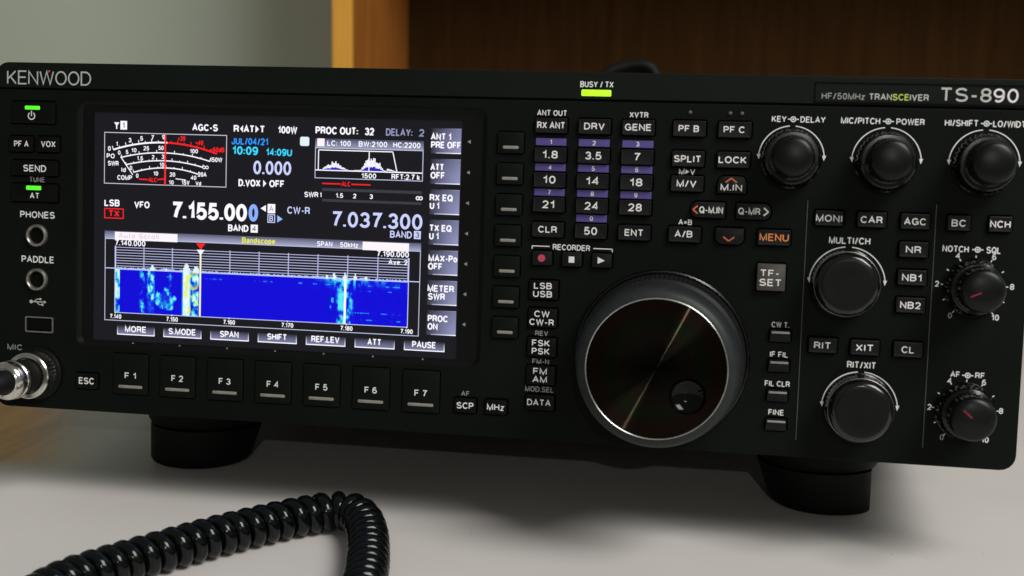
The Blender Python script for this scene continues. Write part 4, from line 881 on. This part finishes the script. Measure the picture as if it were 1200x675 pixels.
poly(sp, [(84.7, 69.3), (88.6, 69.3), (86.65, 71.7)], ZS - 0.05, 0, RD); poly(sp, [(85.0, 71.8), (88.3, 71.8), (86.65, 74.0)], ZS - 0.05, 0, WH)
rect(sp, 86.3, 73.4, 87.0, 98.1, ZS - 0.04, lin((250, 250, 200)))
o = part(mb, 'band_scope'); part(sp, 'waterfall', 'blue waterfall display with cyan and white signal traces')

# ------------------------------------------------------------------ microphone plug in its socket
plug = bpy.data.objects.new('microphone_plug', None); COL.objects.link(plug)
PM = RADIO_M @ LP(18.8, 124.3, -1.9)
plug.location = PM; plug.rotation_euler = (TILT, 0, 0)
tag(plug, 'silver round microphone plug screwed into the lower left corner of the radio', 'plug')
mb = MB(); lathe(mb, [(7.6, 0.0), (8.8, 0.0), (9.2, -0.5), (9.3, -0.9, 0.45), (9.3, -4.9, 0.45), (9.05, -5.3), (9.05, -5.8), (9.25, -6.1), (9.2, -6.6), (8.8, -7.1), (7.4, -7.3), (7.0, -7.0), (6.9, -6.2)], n=76)
mb.build('coupling_nut', 'chrome', plug, (0, 0, 0), smooth=26)
mb = MB(); lathe(mb, [(6.7, -6.2), (6.75, -9.0), (6.5, -9.3), (6.5, -9.8), (6.75, -10.1), (6.75, -16.2), (6.3, -16.8)], n=64); mb.build('barrel', 'cable_black', plug, (0, 0, 0), smooth=28)
mb = MB(); lathe(mb, [(6.2, -16.0), (7.3, -16.3), (7.6, -16.9), (7.6, -18.0), (7.25, -18.4), (7.25, -18.9), (7.55, -19.3), (7.5, -21.0), (7.1, -22.2), (6.2, -23.2), (5.2, -23.6), (4.9, -23.2)], n=64)
mb.build('back_shell', 'chrome', plug, (0, 0, 0), smooth=28)
mb = MB(); pth = []
for k in range(40):
    t = k / 39; pth.append((-26 * t * t * 1.5, 3 * t + 70 * t ** 3, -22.6 - 30 * t + 8 * t * t))
sweep(mb, pth, lambda t: 4.7 - 0.6 * min(1, t / 0.2) if t < 0.25 else 3.0, n=16); mb.build('cable', 'cable_black', plug, (0, 0, 0), smooth=40)

# ------------------------------------------------------------------ coiled cord on the desk
def catmull(P, n):
    out = []; P = [Vector(p) for p in P]; Q = [2 * P[0] - P[1]] + P + [2 * P[-1] - P[-2]]
    for i in range(1, len(Q) - 2):
        for k in range(n):
            t = k / n; p0, p1, p2, p3 = Q[i - 1], Q[i], Q[i + 1], Q[i + 2]
            out.append(0.5 * ((2 * p1) + (-p0 + p2) * t + (2 * p0 - 5 * p1 + 4 * p2 - p3) * t * t + (-p0 + 3 * p1 - 3 * p2 + p3) * t ** 3))
    out.append(P[-1]); return out
H = 7.7
path = catmull([(-112, -165, H), (-118, -135, H), (-119.5, -112, H), (-117, -94.5, H), (-110.5, -81, H), (-98.5, -62.5, H), (-84.5, -42, H), (-69.5, -23.7, H), (-61.5, -15.2, H), (-53, -9.3, H + 0.4), (-44.5, -9.0, H + 0.8), (-37, -17, H + 0.5), (-29.5, -36, H), (-21.5, -67, H), (-16.5, -100, H), (-14, -140, H)], 60)
L = [0.0]
for a_, b_ in zip(path, path[1:]): L.append(L[-1] + (b_ - a_).length)
def at_len(s):
    lo = 0
    import bisect
    i = min(max(bisect.bisect(L, s) - 1, 0), len(L) - 2); t = (s - L[i]) / max(1e-6, L[i + 1] - L[i])
    return path[i].lerp(path[i + 1], t), (path[i + 1] - path[i]).normalized()
RC, RT, PITCH = 4.75, 2.95, 6.15
hel = []; turns = L[-1] / PITCH; N = int(turns * 26)
rj = random.Random(5); jit = [rj.uniform(-0.35, 0.35) for _ in range(int(turns) + 3)]
for k in range(N + 1):
    th = 2 * math.pi * k / 26; s = L[-1] * k / N
    ti = int(th / (2 * math.pi)); fr = th / (2 * math.pi) - ti; j_ = jit[ti] * (1 - fr) + jit[ti + 1] * fr
    c, t = at_len(min(L[-1], max(0, s + j_))); side = t.cross(Vector((0, 0, 1))).normalized(); up = side.cross(t)
    hel.append(c + side * (RC * math.cos(-th)) + up * (RC * math.sin(-th)))
mb = MB(); sweep(mb, [(p.x, -p.z, p.y) for p in hel], RT, n=12)
cord = mb.build('coiled_cord', 'cord_vinyl', None, (0, 0, 0), smooth=60)
tag(cord, 'glossy black coiled cord bending across the white desk before the radio', 'cord')

# ------------------------------------------------------------------ cable loop showing above the radio
mb = MB()
pth = catmull([(-12, -150, 352), (4, -168, 356), (14, -177, 358), (27, -181.5, 360), (38, -181.5, 360), (43, -177, 360), (45.5, -168, 358), (46, -150, 356)], 10)
sweep(mb, [tuple(p) for p in pth], 3.8, n=14)
pth = catmull([(2, -150, 366), (12, -166, 366), (22, -174, 366), (32, -176.5, 366), (40, -171, 366), (42, -150, 366)], 10)
sweep(mb, [tuple(p) for p in pth], 3.2, n=14)
tag(mb.build('cable', 'cable_black', None, (0, 0, 0), smooth=40), 'black cable arching up behind the top edge of the radio', 'cable')

# ------------------------------------------------------------------ fine dust on the panel and the desk
rd_ = random.Random(21); mb = MB()
for k in range(70):
    x, y = rd_.uniform(2, 394), rd_.choice((rd_.uniform(1, 9.5), rd_.uniform(12, 136)))
    r_ = rd_.uniform(0.06, 0.16); p = RADIO_M @ LP(x, y, -0.5 if y > 10 else -0.2)
    if any(abs(x - q[1]) < q[3] / 2 + 1 and abs(y - q[2]) < q[4] / 2 + 1 for q in K) or 33 < x < 202 and y > 12: continue
    if (x - 269) ** 2 + (y - 104) ** 2 < 34 ** 2 or x > 298 and y > 16: continue
    c = (p.x * 1000, -p.z * 1000, p.y * 1000 - 0.1)
    mb.add([(c[0] - r_, c[1], c[2]), (c[0], c[1] - r_, c[2]), (c[0] + r_, c[1], c[2]), (c[0], c[1] + r_, c[2]), (c[0], c[1], c[2] - r_ * 0.7), (c[0], c[1], c[2] + r_)], [(0, 1, 4), (1, 2, 4), (2, 3, 4), (3, 0, 4), (1, 0, 5), (2, 1, 5), (3, 2, 5), (0, 3, 5)])
for k in range(34):                                             # crumbs and lint on the desk
    x, y = rd_.uniform(-190, 260), rd_.uniform(-80, 45); r_ = rd_.uniform(0.10, 0.30)
    if -130 < x < 0 and y < 8: continue
    c = (x, -0.05 - r_ * 0.35, y)
    mb.add([(c[0] - r_, c[1], c[2]), (c[0], c[1], c[2] - r_ * 0.8), (c[0] + r_ * 0.8, c[1], c[2]), (c[0], c[1], c[2] + r_), (c[0], c[1] - r_ * 0.4, c[2]), (c[0], c[1] + r_ * 0.35, c[2])], [(0, 1, 4), (1, 2, 4), (2, 3, 4), (3, 0, 4), (1, 0, 5), (2, 1, 5), (3, 2, 5), (0, 3, 5)])
mat('dust_grey', (0.10, 0.10, 0.095), 0.9, spec=0.1)
tag(mb.build('dust', 'dust_grey', None, (0, 0, 0)), kind='stuff')
